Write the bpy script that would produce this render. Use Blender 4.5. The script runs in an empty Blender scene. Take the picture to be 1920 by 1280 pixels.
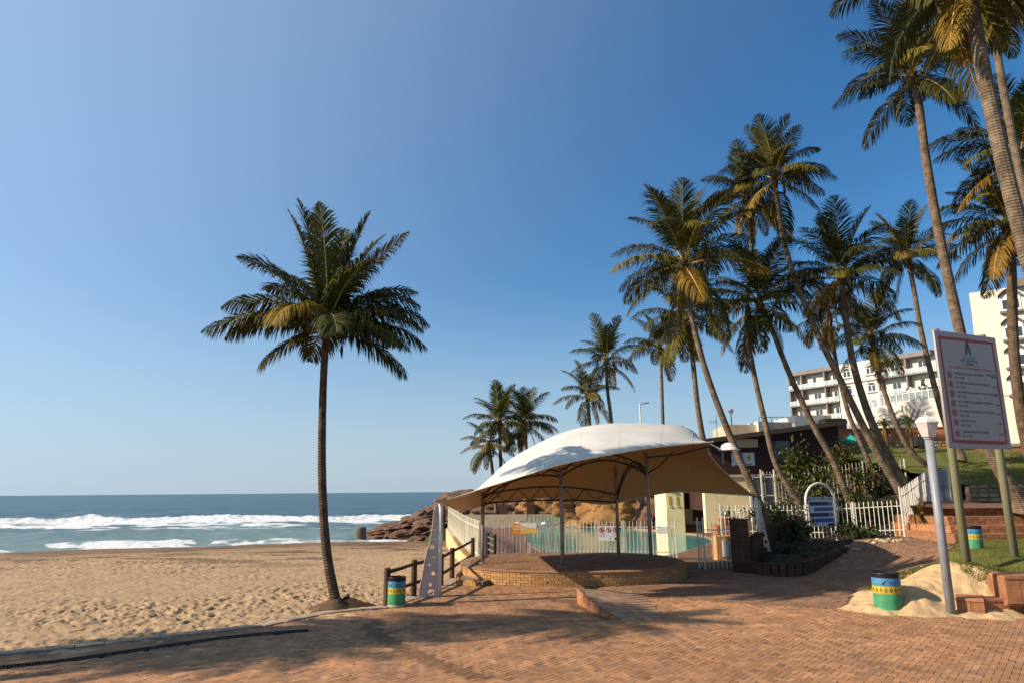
import bpy, bmesh, math, random
import numpy as np
from mathutils import Matrix, Vector, noise as mnoise
R = math.radians
random.seed(7)
rng = np.random.default_rng(7)

# ------------------------------------------------------------------ camera, sky, sun, exposure
scene = bpy.context.scene
col = scene.collection
F = 1333.0; TH = math.atan(280.3/F); EYE = 2.8; ROLL = math.atan(0.0085)
cd = bpy.data.cameras.new('camera'); cam = bpy.data.objects.new('camera', cd); col.objects.link(cam)
cd.sensor_width = 36; cd.lens = 36*F/1920; cd.clip_start = 0.1; cd.clip_end = 60000
cam.matrix_world = Matrix.Translation((0, 0, EYE)) @ Matrix.Rotation(math.pi/2+TH, 4, 'X') @ Matrix.Rotation(-ROLL, 4, 'Z')
scene.camera = cam
SUN_EL = R(30); SUN_DIR = Vector((-math.cos(R(12)), -math.sin(R(12)), 0))     # towards the sun, horizontally
w = bpy.data.worlds.new('World'); scene.world = w; w.use_nodes = True
nt = w.node_tree; nt.nodes.clear()
sky = nt.nodes.new('ShaderNodeTexSky'); sky.sky_type = 'NISHITA'; sky.sun_disc = False
sky.sun_elevation = SUN_EL; sky.sun_rotation = math.atan2(SUN_DIR.x, SUN_DIR.y)
sky.air_density = 1.0; sky.dust_density = 1.0; sky.ozone_density = 3.0; sky.altitude = 0
bg = nt.nodes.new('ShaderNodeBackground'); bg.inputs[1].default_value = 0.080
wo = nt.nodes.new('ShaderNodeOutputWorld')
tint = nt.nodes.new('ShaderNodeMix'); tint.data_type = 'RGBA'; tint.blend_type = 'MULTIPLY'; tint.inputs[0].default_value = 1; tint.inputs[7].default_value = (0.84, 0.98, 1.06, 1)
nt.links.new(sky.outputs[0], tint.inputs[6]); hs = nt.nodes.new('ShaderNodeHueSaturation'); hs.inputs['Saturation'].default_value = 1.18; nt.links.new(tint.outputs[2], hs.inputs['Color'])
wtc = nt.nodes.new('ShaderNodeTexCoord'); wsp = nt.nodes.new('ShaderNodeSeparateXYZ'); nt.links.new(wtc.outputs['Generated'], wsp.inputs[0])      # sea haze low over the horizon, all round
wmr = nt.nodes.new('ShaderNodeMapRange'); wmr.interpolation_type = 'SMOOTHSTEP'; wmr.inputs[1].default_value = -0.05; wmr.inputs[2].default_value = 0.30; wmr.inputs[3].default_value = 0.85; wmr.inputs[4].default_value = 0.0; nt.links.new(wsp.outputs[2], wmr.inputs[0])
hz_ = nt.nodes.new('ShaderNodeMix'); hz_.data_type = 'RGBA'; hz_.inputs[7].default_value = (3.7, 4.5, 5.4, 1); nt.links.new(wmr.outputs[0], hz_.inputs[0]); nt.links.new(hs.outputs[0], hz_.inputs[6])
vd = nt.nodes.new('ShaderNodeVectorMath'); vd.operation = 'DOT_PRODUCT'; vd.inputs[1].default_value = (SUN_DIR.x*math.cos(SUN_EL), SUN_DIR.y*math.cos(SUN_EL), math.sin(SUN_EL)); nt.links.new(wtc.outputs['Generated'], vd.inputs[0])   # pale glow of hazy air round the sun
amr = nt.nodes.new('ShaderNodeMapRange'); amr.interpolation_type = 'SMOOTHSTEP'; amr.inputs[1].default_value = -0.3; amr.inputs[2].default_value = 1.0; amr.inputs[4].default_value = 0.62; nt.links.new(vd.outputs['Value'], amr.inputs[0])
au = nt.nodes.new('ShaderNodeMix'); au.data_type = 'RGBA'; au.inputs[7].default_value = (4.4, 5.9, 7.6, 1); nt.links.new(amr.outputs[0], au.inputs[0]); nt.links.new(hz_.outputs[2], au.inputs[6])
nt.links.new(au.outputs[2], bg.inputs[0]); nt.links.new(bg.outputs[0], wo.inputs[0])
sd_ = bpy.data.lights.new('sun', 'SUN'); sd_.energy = 5.0; sd_.angle = R(0.55); sd_.color = (1.0, 0.86, 0.68)
sun = bpy.data.objects.new('sun', sd_); col.objects.link(sun)
tosun = Vector((SUN_DIR.x*math.cos(SUN_EL), SUN_DIR.y*math.cos(SUN_EL), math.sin(SUN_EL)))
sun.rotation_euler = tosun.to_track_quat('Z', 'Y').to_euler(); sun.location = (-30, -10, 30)
scene.view_settings.view_transform = 'Standard'; scene.view_settings.look = 'None'
scene.view_settings.gamma = 1; scene.view_settings.exposure = 0.74
scene.render.resolution_x = 1024; scene.render.resolution_y = 682
scene.render.engine = 'CYCLES'

# ------------------------------------------------------------------ photo coordinates -> world
def ray(px, py):
    u = px-960; v = py-640
    c, s = math.cos(ROLL), math.sin(ROLL)
    u2 = u*c-v*s; v2 = u*s+v*c
    dx, dz = u2/F, -v2/F
    return Vector((dx, math.cos(TH)-dz*math.sin(TH), math.sin(TH)+dz*math.cos(TH)))
def G(px, py, z=0.0):
    r = ray(px, py); t = (z-EYE)/r.z
    return Vector((r.x*t, r.y*t, z))
def D(px, py, Y):
    r = ray(px, py); t = Y/r.y
    return Vector((r.x*t, Y, EYE+r.z*t))

# ------------------------------------------------------------------ materials
def mat(name, c1, c2=None, scale=4.0, rough=0.7, bump=0.0, bscale=None, detail=6.0, spec=0.3, metal=0.0,
        contrast=(0.35, 0.65), stretch=None, attr=None, objcolor=False, trans=0.0, wave=None, dirt=None, bdist=0.02, coord='Object', objrand=0.0):
    m = bpy.data.materials.new(name); m.use_nodes = True
    n = m.node_tree.nodes; l = m.node_tree.links; n.clear()
    out = n.new('ShaderNodeOutputMaterial'); p = n.new('ShaderNodeBsdfPrincipled')
    l.new(p.outputs[0], out.inputs[0])
    p.inputs['Roughness'].default_value = rough; p.inputs['Specular IOR Level'].default_value = spec
    p.inputs['Metallic'].default_value = metal
    tc = n.new('ShaderNodeTexCoord'); vec = tc.outputs[coord]
    if stretch:
        mp = n.new('ShaderNodeMapping'); mp.inputs['Scale'].default_value = stretch; l.new(vec, mp.inputs[0]); vec = mp.outputs[0]
    colsock = None
    if c2 is None: c2 = tuple(x*0.8 for x in c1)
    nz = n.new('ShaderNodeTexNoise'); nz.inputs['Scale'].default_value = scale; nz.inputs['Detail'].default_value = detail
    l.new(vec, nz.inputs['Vector'])
    rp = n.new('ShaderNodeMapRange'); rp.inputs[1].default_value, rp.inputs[2].default_value = contrast
    l.new(nz.outputs[0], rp.inputs[0])
    mx = n.new('ShaderNodeMix'); mx.data_type = 'RGBA'
    mx.inputs[6].default_value = (*c1, 1); mx.inputs[7].default_value = (*c2, 1); l.new(rp.outputs[0], mx.inputs[0]); colsock = mx.outputs[2]
    if dirt:
        dc, ds, amt = dirt
        n2 = n.new('ShaderNodeTexNoise'); n2.inputs['Scale'].default_value = ds; n2.inputs['Detail'].default_value = 8; n2.inputs['Roughness'].default_value = 0.65
        l.new(vec, n2.inputs['Vector'])
        r2 = n.new('ShaderNodeMapRange'); r2.inputs[1].default_value = 0.5; r2.inputs[2].default_value = 0.75; r2.inputs[4].default_value = amt; l.new(n2.outputs[0], r2.inputs[0])
        m2 = n.new('ShaderNodeMix'); m2.data_type = 'RGBA'; l.new(r2.outputs[0], m2.inputs[0]); l.new(colsock, m2.inputs[6]); m2.inputs[7].default_value = (*dc, 1); colsock = m2.outputs[2]
    def mul(a, b):
        q = n.new('ShaderNodeMix'); q.data_type = 'RGBA'; q.blend_type = 'MULTIPLY'; q.inputs[0].default_value = 1
        l.new(a, q.inputs[6]); l.new(b, q.inputs[7]); return q.outputs[2]
    if attr:
        at = n.new('ShaderNodeAttribute'); at.attribute_name = attr; colsock = mul(colsock, at.outputs['Color'])
    if objcolor:
        oi = n.new('ShaderNodeObjectInfo'); colsock = mul(colsock, oi.outputs['Color'])
    if objrand:
        oi = n.new('ShaderNodeObjectInfo'); hv = n.new('ShaderNodeHueSaturation'); r3 = n.new('ShaderNodeMapRange')
        r3.inputs[3].default_value = 1-objrand; r3.inputs[4].default_value = 1+objrand; l.new(oi.outputs['Random'], r3.inputs[0])
        l.new(r3.outputs[0], hv.inputs['Value']); l.new(colsock, hv.inputs['Color']); colsock = hv.outputs[0]
    l.new(colsock, p.inputs['Base Color'])
    if bump:
        h = nz.outputs[0]
        if bscale:
            nb = n.new('ShaderNodeTexNoise'); nb.inputs['Scale'].default_value = bscale; nb.inputs['Detail'].default_value = 8
            l.new(vec, nb.inputs['Vector']); h = nb.outputs[0]
        if wave:
            wv = n.new('ShaderNodeTexWave'); wv.bands_direction = wave[0]; wv.inputs['Scale'].default_value = wave[1]; wv.inputs['Distortion'].default_value = wave[2]
            wv.inputs['Detail'].default_value = 3; l.new(vec, wv.inputs[0])
            ad = n.new('ShaderNodeMath'); ad.operation = 'ADD'; l.new(h, ad.inputs[0]); l.new(wv.outputs['Fac'], ad.inputs[1]); h = ad.outputs[0]
        b = n.new('ShaderNodeBump'); b.inputs['Strength'].default_value = bump; b.inputs['Distance'].default_value = bdist
        l.new(h, b.inputs['Height']); l.new(b.outputs[0], p.inputs['Normal'])
    if trans:
        tr = n.new('ShaderNodeBsdfTranslucent'); l.new(colsock, tr.inputs[0])
        ms = n.new('ShaderNodeMixShader'); ms.inputs[0].default_value = trans
        l.new(p.outputs[0], ms.inputs[1]); l.new(tr.outputs[0], ms.inputs[2]); l.new(ms.outputs[0], out.inputs[0])
    return m

M = {}
M['paver'] = mat('paver', (0.35, 0.18, 0.086), (0.26, 0.130, 0.062), 1.3, 0.85, 0.35, 60, attr='tone', dirt=((0.17, 0.10, 0.06), 0.8, 0.6), bdist=0.004)
M['joint'] = mat('joint_sand', (0.13, 0.08, 0.045), (0.09, 0.055, 0.03), 8, 0.95, 0.3, 80)
M['path_paver'] = mat('path_paver', (0.25, 0.135, 0.075), (0.19, 0.10, 0.055), 1.3, 0.85, 0.3, 60, attr='tone', dirt=((0.16, 0.11, 0.07), 0.9, 0.5), bdist=0.004)
M['dark_paver'] = mat('dark_paver', (0.24, 0.145, 0.09), (0.28, 0.165, 0.10), 2, 0.85, 0.3, 60, attr='tone', bdist=0.004)
M['face_brick'] = mat('face_brick', (0.42, 0.23, 0.085), (0.32, 0.165, 0.06), 9, 0.85, 0.4, 50, objrand=0.22, dirt=((0.2, 0.13, 0.08), 6, 0.5), bdist=0.006)
M['orange_brick'] = mat('orange_brick', (0.33, 0.145, 0.065), (0.24, 0.10, 0.045), 7, 0.85, 0.4, 50, objrand=0.22, dirt=((0.12, 0.07, 0.05), 5, 0.6), bdist=0.006)
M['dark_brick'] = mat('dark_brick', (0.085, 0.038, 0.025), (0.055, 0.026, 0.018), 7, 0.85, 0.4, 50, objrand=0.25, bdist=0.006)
M['coping'] = mat('coping_paver', (0.28, 0.16, 0.09), (0.22, 0.12, 0.07), 5, 0.85, 0.3, 40)
M['mortar'] = mat('mortar', (0.20, 0.15, 0.10), (0.13, 0.10, 0.07), 12, 0.95, 0.4, 70)
M['concrete'] = mat('concrete', (0.36, 0.27, 0.19), (0.27, 0.20, 0.14), 3, 0.9, 0.5, 40, dirt=((0.13, 0.09, 0.06), 2, 0.6))
M['grey_concrete'] = mat('grey_concrete', (0.16, 0.13, 0.10), (0.09, 0.075, 0.06), 2, 0.95, 0.8, 14, bdist=0.06)
M['wood'] = mat('wood', (0.085, 0.050, 0.026), (0.045, 0.027, 0.016), 5, 0.85, 0.6, 14, stretch=(1, 1, 0.15), bdist=0.02)
M['green_pole'] = mat('green_pole', (0.13, 0.135, 0.065), (0.19, 0.165, 0.10), 4, 0.75, 0.5, 14, stretch=(1, 1, 0.12), dirt=((0.10, 0.09, 0.05), 3, 0.5), bdist=0.01)
M['white_paint'] = mat('white_paint', (0.68, 0.65, 0.58), (0.56, 0.52, 0.45), 4, 0.5, 0.1, 30, dirt=((0.30, 0.19, 0.11), 5, 0.5))
M['cream_paint'] = mat('cream_paint', (0.66, 0.60, 0.45), (0.56, 0.50, 0.36), 3, 0.6, 0.1, 30, dirt=((0.30, 0.22, 0.12), 4, 0.5))
M['grey_metal'] = mat('grey_metal', (0.23, 0.235, 0.25), (0.18, 0.185, 0.20), 3, 0.45, 0.05, 40, spec=0.4, dirt=((0.22, 0.17, 0.13), 5, 0.45))
M['dark_metal'] = mat('dark_metal', (0.05, 0.035, 0.025), (0.03, 0.02, 0.016), 6, 0.55, 0.1, 30)
M['post_steel'] = mat('post_steel', (0.30, 0.25, 0.21), (0.22, 0.17, 0.14), 4, 0.45, 0.1, 30, spec=0.4, dirt=((0.14, 0.08, 0.04), 4, 0.5))
M['fin_metal'] = mat('fin_metal', (0.56, 0.43, 0.36), (0.46, 0.35, 0.29), 3, 0.5, 0.05, 30, dirt=((0.25, 0.15, 0.10), 4, 0.5))
M['steel'] = mat('stainless', (0.7, 0.68, 0.63), None, 5, 0.25, metal=0.9)
M['plastic_lamp'] = mat('lamp_plastic', (0.55, 0.47, 0.42), (0.45, 0.38, 0.33), 6, 0.4, dirt=((0.35, 0.28, 0.22), 9, 0.4))
M['sand_mound'] = mat('mound_sand', (0.50, 0.345, 0.18), (0.39, 0.26, 0.13), 3, 0.95, 0.6, 22, dirt=((0.24, 0.16, 0.09), 2.4, 0.5), bdist=0.04)
M['grass'] = mat('lawn_grass', (0.085, 0.10, 0.014), (0.12, 0.115, 0.02), 1.2, 0.9, 0.8, 40, bdist=0.04, dirt=((0.16, 0.12, 0.04), 1.5, 0.5))
M['blade'] = mat('grass_blade', (0.10, 0.125, 0.018), (0.17, 0.15, 0.035), 3, 0.7, trans=0.3)
M['soil'] = mat('soil', (0.025, 0.019, 0.013), (0.045, 0.031, 0.02), 2, 0.95, 0.7, 16, bdist=0.08)
M['leaf'] = mat('palm_leaf', (0.066, 0.062, 0.011), (0.034, 0.036, 0.007), 1.2, 0.65, spec=0.12, objcolor=True, trans=0.12)
M['rachis'] = mat('palm_rachis', (0.26, 0.20, 0.06), (0.18, 0.13, 0.04), 3, 0.5, objcolor=True)
M['trunk'] = mat('palm_trunk', (0.22, 0.155, 0.10), (0.10, 0.068, 0.042), 5, 0.9, 0.6, 12, wave=('Z', 4.6, 3.0), stretch=(1, 1, 1.0), bdist=0.03, objcolor=True, dirt=((0.32, 0.25, 0.17), 3, 0.55))
M['fibre'] = mat('palm_fibre', (0.11, 0.065, 0.03), (0.06, 0.035, 0.018), 9, 0.95, 0.8, 30, stretch=(1, 1, 0.3))
M['aloe'] = mat('aloe_leaf', (0.07, 0.11, 0.025), (0.11, 0.13, 0.03), 2, 0.45, objcolor=True)
M['shrub'] = mat('shrub_leaf', (0.026, 0.042, 0.010), (0.045, 0.058, 0.014), 2.5, 0.5, objcolor=True, trans=0.2)
M['rock'] = mat('rock', (0.15, 0.078, 0.048), (0.06, 0.038, 0.027), 0.7, 0.9, 1.0, 2.6, dirt=((0.24, 0.155, 0.10), 0.9, 0.5), bdist=0.5, detail=10)
M['cliff'] = mat('cliff_rock', (0.29, 0.15, 0.052), (0.13, 0.068, 0.03), 0.9, 0.95, 1.0, 2.6, detail=10, dirt=((0.10, 0.06, 0.035), 0.7, 0.6), bdist=0.6)
M['pool_wall'] = mat('pool_plaster', (0.62, 0.45, 0.24), (0.50, 0.33, 0.17), 2, 0.9, 1.0, 7, bdist=0.06)
M['fabric_top'] = mat('canopy_fabric', (0.54, 0.515, 0.475), (0.46, 0.435, 0.395), 1.2, 0.55, 0.05, 2, dirt=((0.45, 0.40, 0.34), 0.9, 0.45))
M['spray'] = mat('spray_drops', (0.75, 0.76, 0.77), None, 1, 0.9, spec=0.05)
M['hotel_white'] = mat('hotel_white', (0.66, 0.58, 0.48), (0.60, 0.52, 0.42), 0.4, 0.8, 0.1, 6, dirt=((0.55, 0.45, 0.35), 0.6, 0.4))
M['hotel_brown'] = mat('hotel_brown', (0.20, 0.165, 0.15), (0.16, 0.13, 0.12), 0.6, 0.8, 0.1, 6)
M['wall_white'] = mat('wall_white', (0.70, 0.64, 0.55), (0.64, 0.57, 0.47), 0.5, 0.8, 0.1, 8, dirt=((0.6, 0.5, 0.38), 0.6, 0.35))
M['cream_wall'] = mat('cream_wall', (0.78, 0.64, 0.38), (0.70, 0.55, 0.30), 0.8, 0.85, 0.15, 8, dirt=((0.42, 0.30, 0.14), 0.9, 0.45))
M['parapet'] = mat('parapet_plaster', (0.50, 0.42, 0.30), (0.42, 0.34, 0.23), 0.7, 0.85, 0.15, 8, dirt=((0.25, 0.17, 0.09), 0.8, 0.5))
M['maroon'] = mat('maroon_wall', (0.045, 0.014, 0.011), (0.030, 0.010, 0.008), 0.8, 0.7, 0.2, 8)
M['roof_dark'] = mat('roof_dark', (0.05, 0.035, 0.025), None, 1, 0.8, 0.2, 5)
M['door_brown'] = mat('door_brown', (0.07, 0.022, 0.012), (0.045, 0.015, 0.01), 3, 0.6, 0.2, 12)
M['shutter'] = mat('shutter_grey', (0.055, 0.052, 0.05), (0.04, 0.038, 0.036), 3, 0.6)
M['red_brick'] = mat('red_brick', (0.36, 0.13, 0.06), (0.26, 0.09, 0.04), 2.5, 0.85, 0.5, 20, objrand=0.2, dirt=((0.16, 0.08, 0.05), 2.0, 0.6))
M['stone'] = mat('stone', (0.36, 0.27, 0.16), (0.24, 0.17, 0.10), 3, 0.9, 0.6, 10, objrand=0.35, bdist=0.05)
M['terracotta'] = mat('terracotta', (0.42, 0.19, 0.09), (0.34, 0.15, 0.07), 4, 0.8)
M['green_cloth'] = mat('green_cloth', (0.03, 0.33, 0.25), (0.02, 0.25, 0.19), 2, 0.7)
M['black_cloth'] = mat('black_cloth', (0.012, 0.012, 0.014), None, 3, 0.7)
def flat(name, c, rough=0.5, spec=0.3, k=0.88, s=14): M[name] = mat(name, c, tuple(v*k for v in c), s, rough, spec=spec)
flat('drum_black', (0.012, 0.012, 0.014), 0.4); [M.__setitem__(k_, mat(k_, c_, tuple(v*.75 for v in c_), 7, .55, .25, 24, dirt=((.10, .075, .05), 9, .55), bdist=.004)) for k_, c_ in (('drum_blue', (.055, .20, .36)), ('drum_yellow', (.52, .36, .03)), ('drum_green', (.05, .26, .12)))]; flat('drum_rust', (0.33, 0.28, 0.20))
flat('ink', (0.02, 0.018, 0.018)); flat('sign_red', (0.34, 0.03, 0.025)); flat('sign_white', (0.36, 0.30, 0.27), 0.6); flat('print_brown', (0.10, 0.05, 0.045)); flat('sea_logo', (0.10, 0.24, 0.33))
flat('navy', (0.012, 0.028, 0.085)); flat('blue', (0.025, 0.075, 0.30)); flat('panel_blue', (0.42, 0.50, 0.56)); flat('letter_white', (0.78, 0.78, 0.74)); flat('photo_teal', (0.06, 0.14, 0.16)); flat('photo_pale', (0.45, 0.50, 0.56))
flat('orange', (0.85, 0.30, 0.02)); flat('amber', (0.85, 0.52, 0.12)); flat('pale', (0.80, 0.78, 0.74)); flat('pink', (0.72, 0.52, 0.48)); flat('poster_blue', (0.03, 0.07, 0.16)); flat('poster_yellow', (0.45, 0.42, 0.04))
flat('window_white', (0.78, 0.75, 0.70)); flat('script', (0.22, 0.17, 0.13)); flat('rubber', (0.012, 0.011, 0.010), 0.8); flat('curtain', (0.55, 0.50, 0.42), 0.9)
def glassmat(name, c, rough, alpha):
    m = mat(name, c, c, 3, rough, spec=0.5); p = [x for x in m.node_tree.nodes if x.type == 'BSDF_PRINCIPLED'][0]
    p.inputs['Alpha'].default_value = alpha; return m
M['pane'] = glassmat('window_pane', (0.05, 0.06, 0.075), 0.08, 1.0)
M['balustrade_glass'] = glassmat('balustrade_glass', (0.45, 0.52, 0.54), 0.15, 0.55)

# ------------------------------------------------------------------ builders
class MB:
    def __init__(s, xf=None): s.v = []; s.f = []; s.xf = xf
    def add(s, vs, fs):
        o = len(s.v)
        for p in vs:
            p = Vector(p)
            s.v.append(tuple(s.xf @ p) if s.xf else tuple(p))
        s.f += [tuple(o+i for i in f) for f in fs]
    def box(s, x0, x1, y0, y1, z0, z1):
        s.add([(x0,y0,z0),(x1,y0,z0),(x1,y1,z0),(x0,y1,z0),(x0,y0,z1),(x1,y0,z1),(x1,y1,z1),(x0,y1,z1)],
              [(3,2,1,0),(4,5,6,7),(0,1,5,4),(1,2,6,5),(2,3,7,6),(3,0,4,7)]); return s
    def obox(s, a, b, z0, z1, t):
        a = Vector((a[0], a[1], 0)); b = Vector((b[0], b[1], 0)); d = (b-a).normalized(); n = Vector((-d.y, d.x, 0))*t/2
        pts = [a-n, b-n, b+n, a+n]
        s.add([(p.x,p.y,z0) for p in pts]+[(p.x,p.y,z1) for p in pts], [(3,2,1,0),(4,5,6,7),(0,1,5,4),(1,2,6,5),(2,3,7,6),(3,0,4,7)]); return s
    def tube(s, pts, r, n=8, cap=True):
        pts = [Vector(p) for p in pts]
        if not hasattr(r, '__len__'): r = [r]*len(pts)
        vs = []; fs = []; up = Vector((0, 0, 1)); prev = None
        for i, p in enumerate(pts):
            t = (pts[min(i+1, len(pts)-1)]-pts[max(i-1, 0)]).normalized()
            if prev is None:
                a = t.cross(up) if abs(t.z) < 0.95 else t.cross(Vector((1, 0, 0)))
            else: a = prev-t*prev.dot(t)
            a.normalize(); prev = a; b = t.cross(a)
            for k in range(n):
                q = 2*math.pi*k/n; vs.append(p+(a*math.cos(q)+b*math.sin(q))*r[i])
        for i in range(len(pts)-1):
            for k in range(n):
                k2 = (k+1) % n; fs.append((i*n+k, i*n+k2, (i+1)*n+k2, (i+1)*n+k))
        if cap: fs.append(tuple(range(n))[::-1]); fs.append(tuple((len(pts)-1)*n+k for k in range(n)))
        s.add(vs, fs); return s
    def lathe(s, c, prof, n=24, cap=True):
        vs = []; fs = []
        for (r, z) in prof:
            for k in range(n):
                q = 2*math.pi*k/n; vs.append((c[0]+r*math.cos(q), c[1]+r*math.sin(q), c[2]+z))
        for i in range(len(prof)-1):
            for k in range(n):
                k2 = (k+1) % n; fs.append((i*n+k, i*n+k2, (i+1)*n+k2, (i+1)*n+k))
        if cap: fs.append(tuple(range(n))[::-1]); fs.append(tuple((len(prof)-1)*n+k for k in range(n)))
        s.add(vs, fs); return s
    def prism(s, poly, z0, z1):
        n = len(poly)
        s.add([(p[0],p[1],z0) for p in poly]+[(p[0],p[1],z1) for p in poly],
              [tuple(range(n))[::-1], tuple(range(n, 2*n))]+[(i, (i+1) % n, n+(i+1) % n, n+i) for i in range(n)]); return s
    def mesh(s, name, m, origin=(0,0,0), smooth=False):
        me = bpy.data.meshes.new(name); o = Vector(origin)
        me.from_pydata([tuple(Vector(p)-o) for p in s.v], [], s.f); me.materials.append(m)
        if smooth: me.polygons.foreach_set('use_smooth', [True]*len(me.polygons))
        me.update(); return me
    def build(s, name, m, parent=None, smooth=False, label=None, kind=None):
        og = wloc(parent) if parent else (0, 0, 0)
        o = bpy.data.objects.new(name, s.mesh(name, m, og, smooth)); col.objects.link(o)
        if parent: o.parent = parent
        if label: o['label'] = label
        if kind: o['kind'] = kind
        return o
def wloc(o):
    p = Vector(o.location)
    while o.parent: o = o.parent; p = p+Vector(o.location)
    return p
def thing(name, label, cat, loc, group=None):
    o = bpy.data.objects.new(name, None); col.objects.link(o); o.location = loc; o.empty_display_size = 0.2
    o['label'] = label; o['category'] = cat
    if group: o['group'] = group
    return o
def tag(o, label, cat, group=None):
    o['label'] = label; o['category'] = cat
    if group: o['group'] = group
    return o
def inst(name, me, parent, loc, rz=0, scale=None, color=None, rot=None):      # shared mesh data, local coordinates of the parent
    o = bpy.data.objects.new(name, me); col.objects.link(o); o.parent = parent; o.location = Vector(loc)-wloc(parent)
    o.rotation_euler = rot if rot else (0, 0, rz)
    if scale: o.scale = scale
    if color: o.color = color
    return o
def np_mesh(name, verts, faces, m, parent=None, tone=None, smooth=False, kind=None, attr='tone'):
    verts = np.asarray(verts, dtype=np.float32); faces = np.asarray(faces, dtype=np.int32); k = faces.shape[1]
    if parent: verts = verts-np.array(wloc(parent), dtype=np.float32)
    me = bpy.data.meshes.new(name); me.vertices.add(len(verts)); me.vertices.foreach_set('co', verts.ravel())
    me.loops.add(faces.size); me.loops.foreach_set('vertex_index', faces.ravel())
    me.polygons.add(len(faces)); me.polygons.foreach_set('loop_start', np.arange(0, faces.size, k, dtype=np.int32))
    me.update(calc_edges=True); me.materials.append(m)
    me.polygons.foreach_set('use_smooth', np.full(len(faces), bool(smooth)))
    if tone is not None:
        dom = 'POINT' if len(tone) == len(verts) else 'FACE'
        a = me.attributes.new(attr, 'FLOAT_COLOR', dom); t = np.asarray(tone, dtype=np.float32)
        if t.ndim == 1: t = np.stack([t, t, t, np.ones_like(t)], 1)
        a.data.foreach_set('color', t.ravel())
    o = bpy.data.objects.new(name, me); col.objects.link(o)
    if parent: o.parent = parent
    if kind: o['kind'] = kind
    return o
def inpoly(px, py, poly):
    r = np.zeros(px.shape, bool); n = len(poly)
    for i in range(n):
        x1, y1 = poly[i][0], poly[i][1]; x2, y2 = poly[(i+1) % n][0], poly[(i+1) % n][1]
        if y1 == y2: continue
        c = ((y1 > py) != (y2 > py)) & (px < (x2-x1)*(py-y1)/(y2-y1)+x1); r ^= c
    return r
def sdist(px, py, poly):           # signed distance, positive inside
    d = np.full(px.shape, 1e9); n = len(poly)
    for i in range(n):
        x1, y1 = poly[i][0], poly[i][1]; x2, y2 = poly[(i+1) % n][0], poly[(i+1) % n][1]
        ex, ey = x2-x1, y2-y1; t = np.clip(((px-x1)*ex+(py-y1)*ey)/(ex*ex+ey*ey+1e-9), 0, 1)
        d = np.minimum(d, np.hypot(px-x1-t*ex, py-y1-t*ey))
    return np.where(inpoly(px, py, poly), d, -d)
_G2 = rng.standard_normal((256, 256))
def vnoise(x, y, s):               # smooth value noise
    x = np.asarray(x)*s+1000.3; y = np.asarray(y)*s+700.7
    i = np.floor(x).astype(int); j = np.floor(y).astype(int); a = x-i; b = y-j
    a = a*a*(3-2*a); b = b*b*(3-2*b)
    g = lambda p, q: _G2[p % 256, q % 256]
    return (g(i, j)*(1-a)+g(i+1, j)*a)*(1-b)+(g(i, j+1)*(1-a)+g(i+1, j+1)*a)*b
def fbm(x, y, s, o=4, h=0.5):
    r = 0; a = 1
    for k in range(o): r = r+a*vnoise(x+17.1*k, y-9.3*k, s); s *= 2.03; a *= h
    return r
def gridfaces(nr, nc):
    i, j = np.meshgrid(np.arange(nr-1), np.arange(nc-1), indexing='ij'); a = (i*nc+j).ravel()
    return np.stack([a, a+1, a+nc+1, a+nc], 1)
def sheet(name, xs, ys, zf, m, kind='structure', smooth=True, parent=None):
    X, Y = np.meshgrid(xs, ys); Z = zf(X, Y)
    o = np_mesh(name, np.stack([X.ravel(), Y.ravel(), Z.ravel()], 1), gridfaces(len(ys), len(xs)), m, parent, smooth=smooth)
    if kind: o['kind'] = kind
    return o
def plate(name, outline, holes, thick, m, parent, xf):
    cu = bpy.data.curves.new(name, 'CURVE'); cu.dimensions = '2D'; cu.fill_mode = 'BOTH'; cu.extrude = thick/2
    for pl in [outline]+holes:
        sp = cu.splines.new('POLY'); sp.points.add(len(pl)-1); sp.use_cyclic_u = True
        for q, p in zip(sp.points, pl): q.co = (p[0], p[1], 0, 1)
    return curve2mesh(name, cu, m, parent, xf)
def curve2mesh(name, cu, m, parent, xf):
    t = bpy.data.objects.new('tmp', cu); col.objects.link(t)
    me = bpy.data.meshes.new_from_object(t.evaluated_get(bpy.context.evaluated_depsgraph_get()))
    bpy.data.objects.remove(t); bpy.data.curves.remove(cu)
    og = wloc(parent); me.transform(Matrix.Translation(-og) @ xf); me.name = name
    me.materials.clear(); me.materials.append(m)
    o = bpy.data.objects.new(name, me); col.objects.link(o); o.parent = parent
    return o
def lettering(name, txt, size, m, parent, xf, x, y, align='LEFT', shear=0, width=None):
    cu = bpy.data.curves.new(name, 'FONT'); cu.body = txt; cu.size = size; cu.align_x = align; cu.align_y = 'CENTER'; cu.shear = shear; cu.resolution_u = 2; cu.extrude = 0.001
    o = curve2mesh(name, cu, m, parent, xf @ Matrix.Translation((x, y, 0))); o['kind'] = 'stuff'
    return o
def frame(o, du, up=Vector((0, 0, 1))):            # local u along the face, v up, n towards the viewer
    du = Vector(du).normalized(); n = du.cross(up).normalized(); up = n.cross(du)
    m = Matrix((( du.x, up.x, n.x, o[0]), (du.y, up.y, n.y, o[1]), (du.z, up.z, n.z, o[2]), (0, 0, 0, 1))); return m
def circ(cx, cy, r, n=16): return [(cx+r*math.cos(2*math.pi*k/n), cy+r*math.sin(2*math.pi*k/n)) for k in range(n)]
def rrect(x0, x1, y0, y1, r, n=5):
    pts = []
    for cx, cy, a in ((x1-r, y1-r, 0), (x0+r, y1-r, 90), (x0+r, y0+r, 180), (x1-r, y0+r, 270)):
        pts += [(cx+r*math.cos(R(a+90*k/n)), cy+r*math.sin(R(a+90*k/n))) for k in range(n+1)]
    return pts
def ring2d(cx, cy, r, w, n=20): return circ(cx, cy, r, n), circ(cx, cy, r-w, n)

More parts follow.
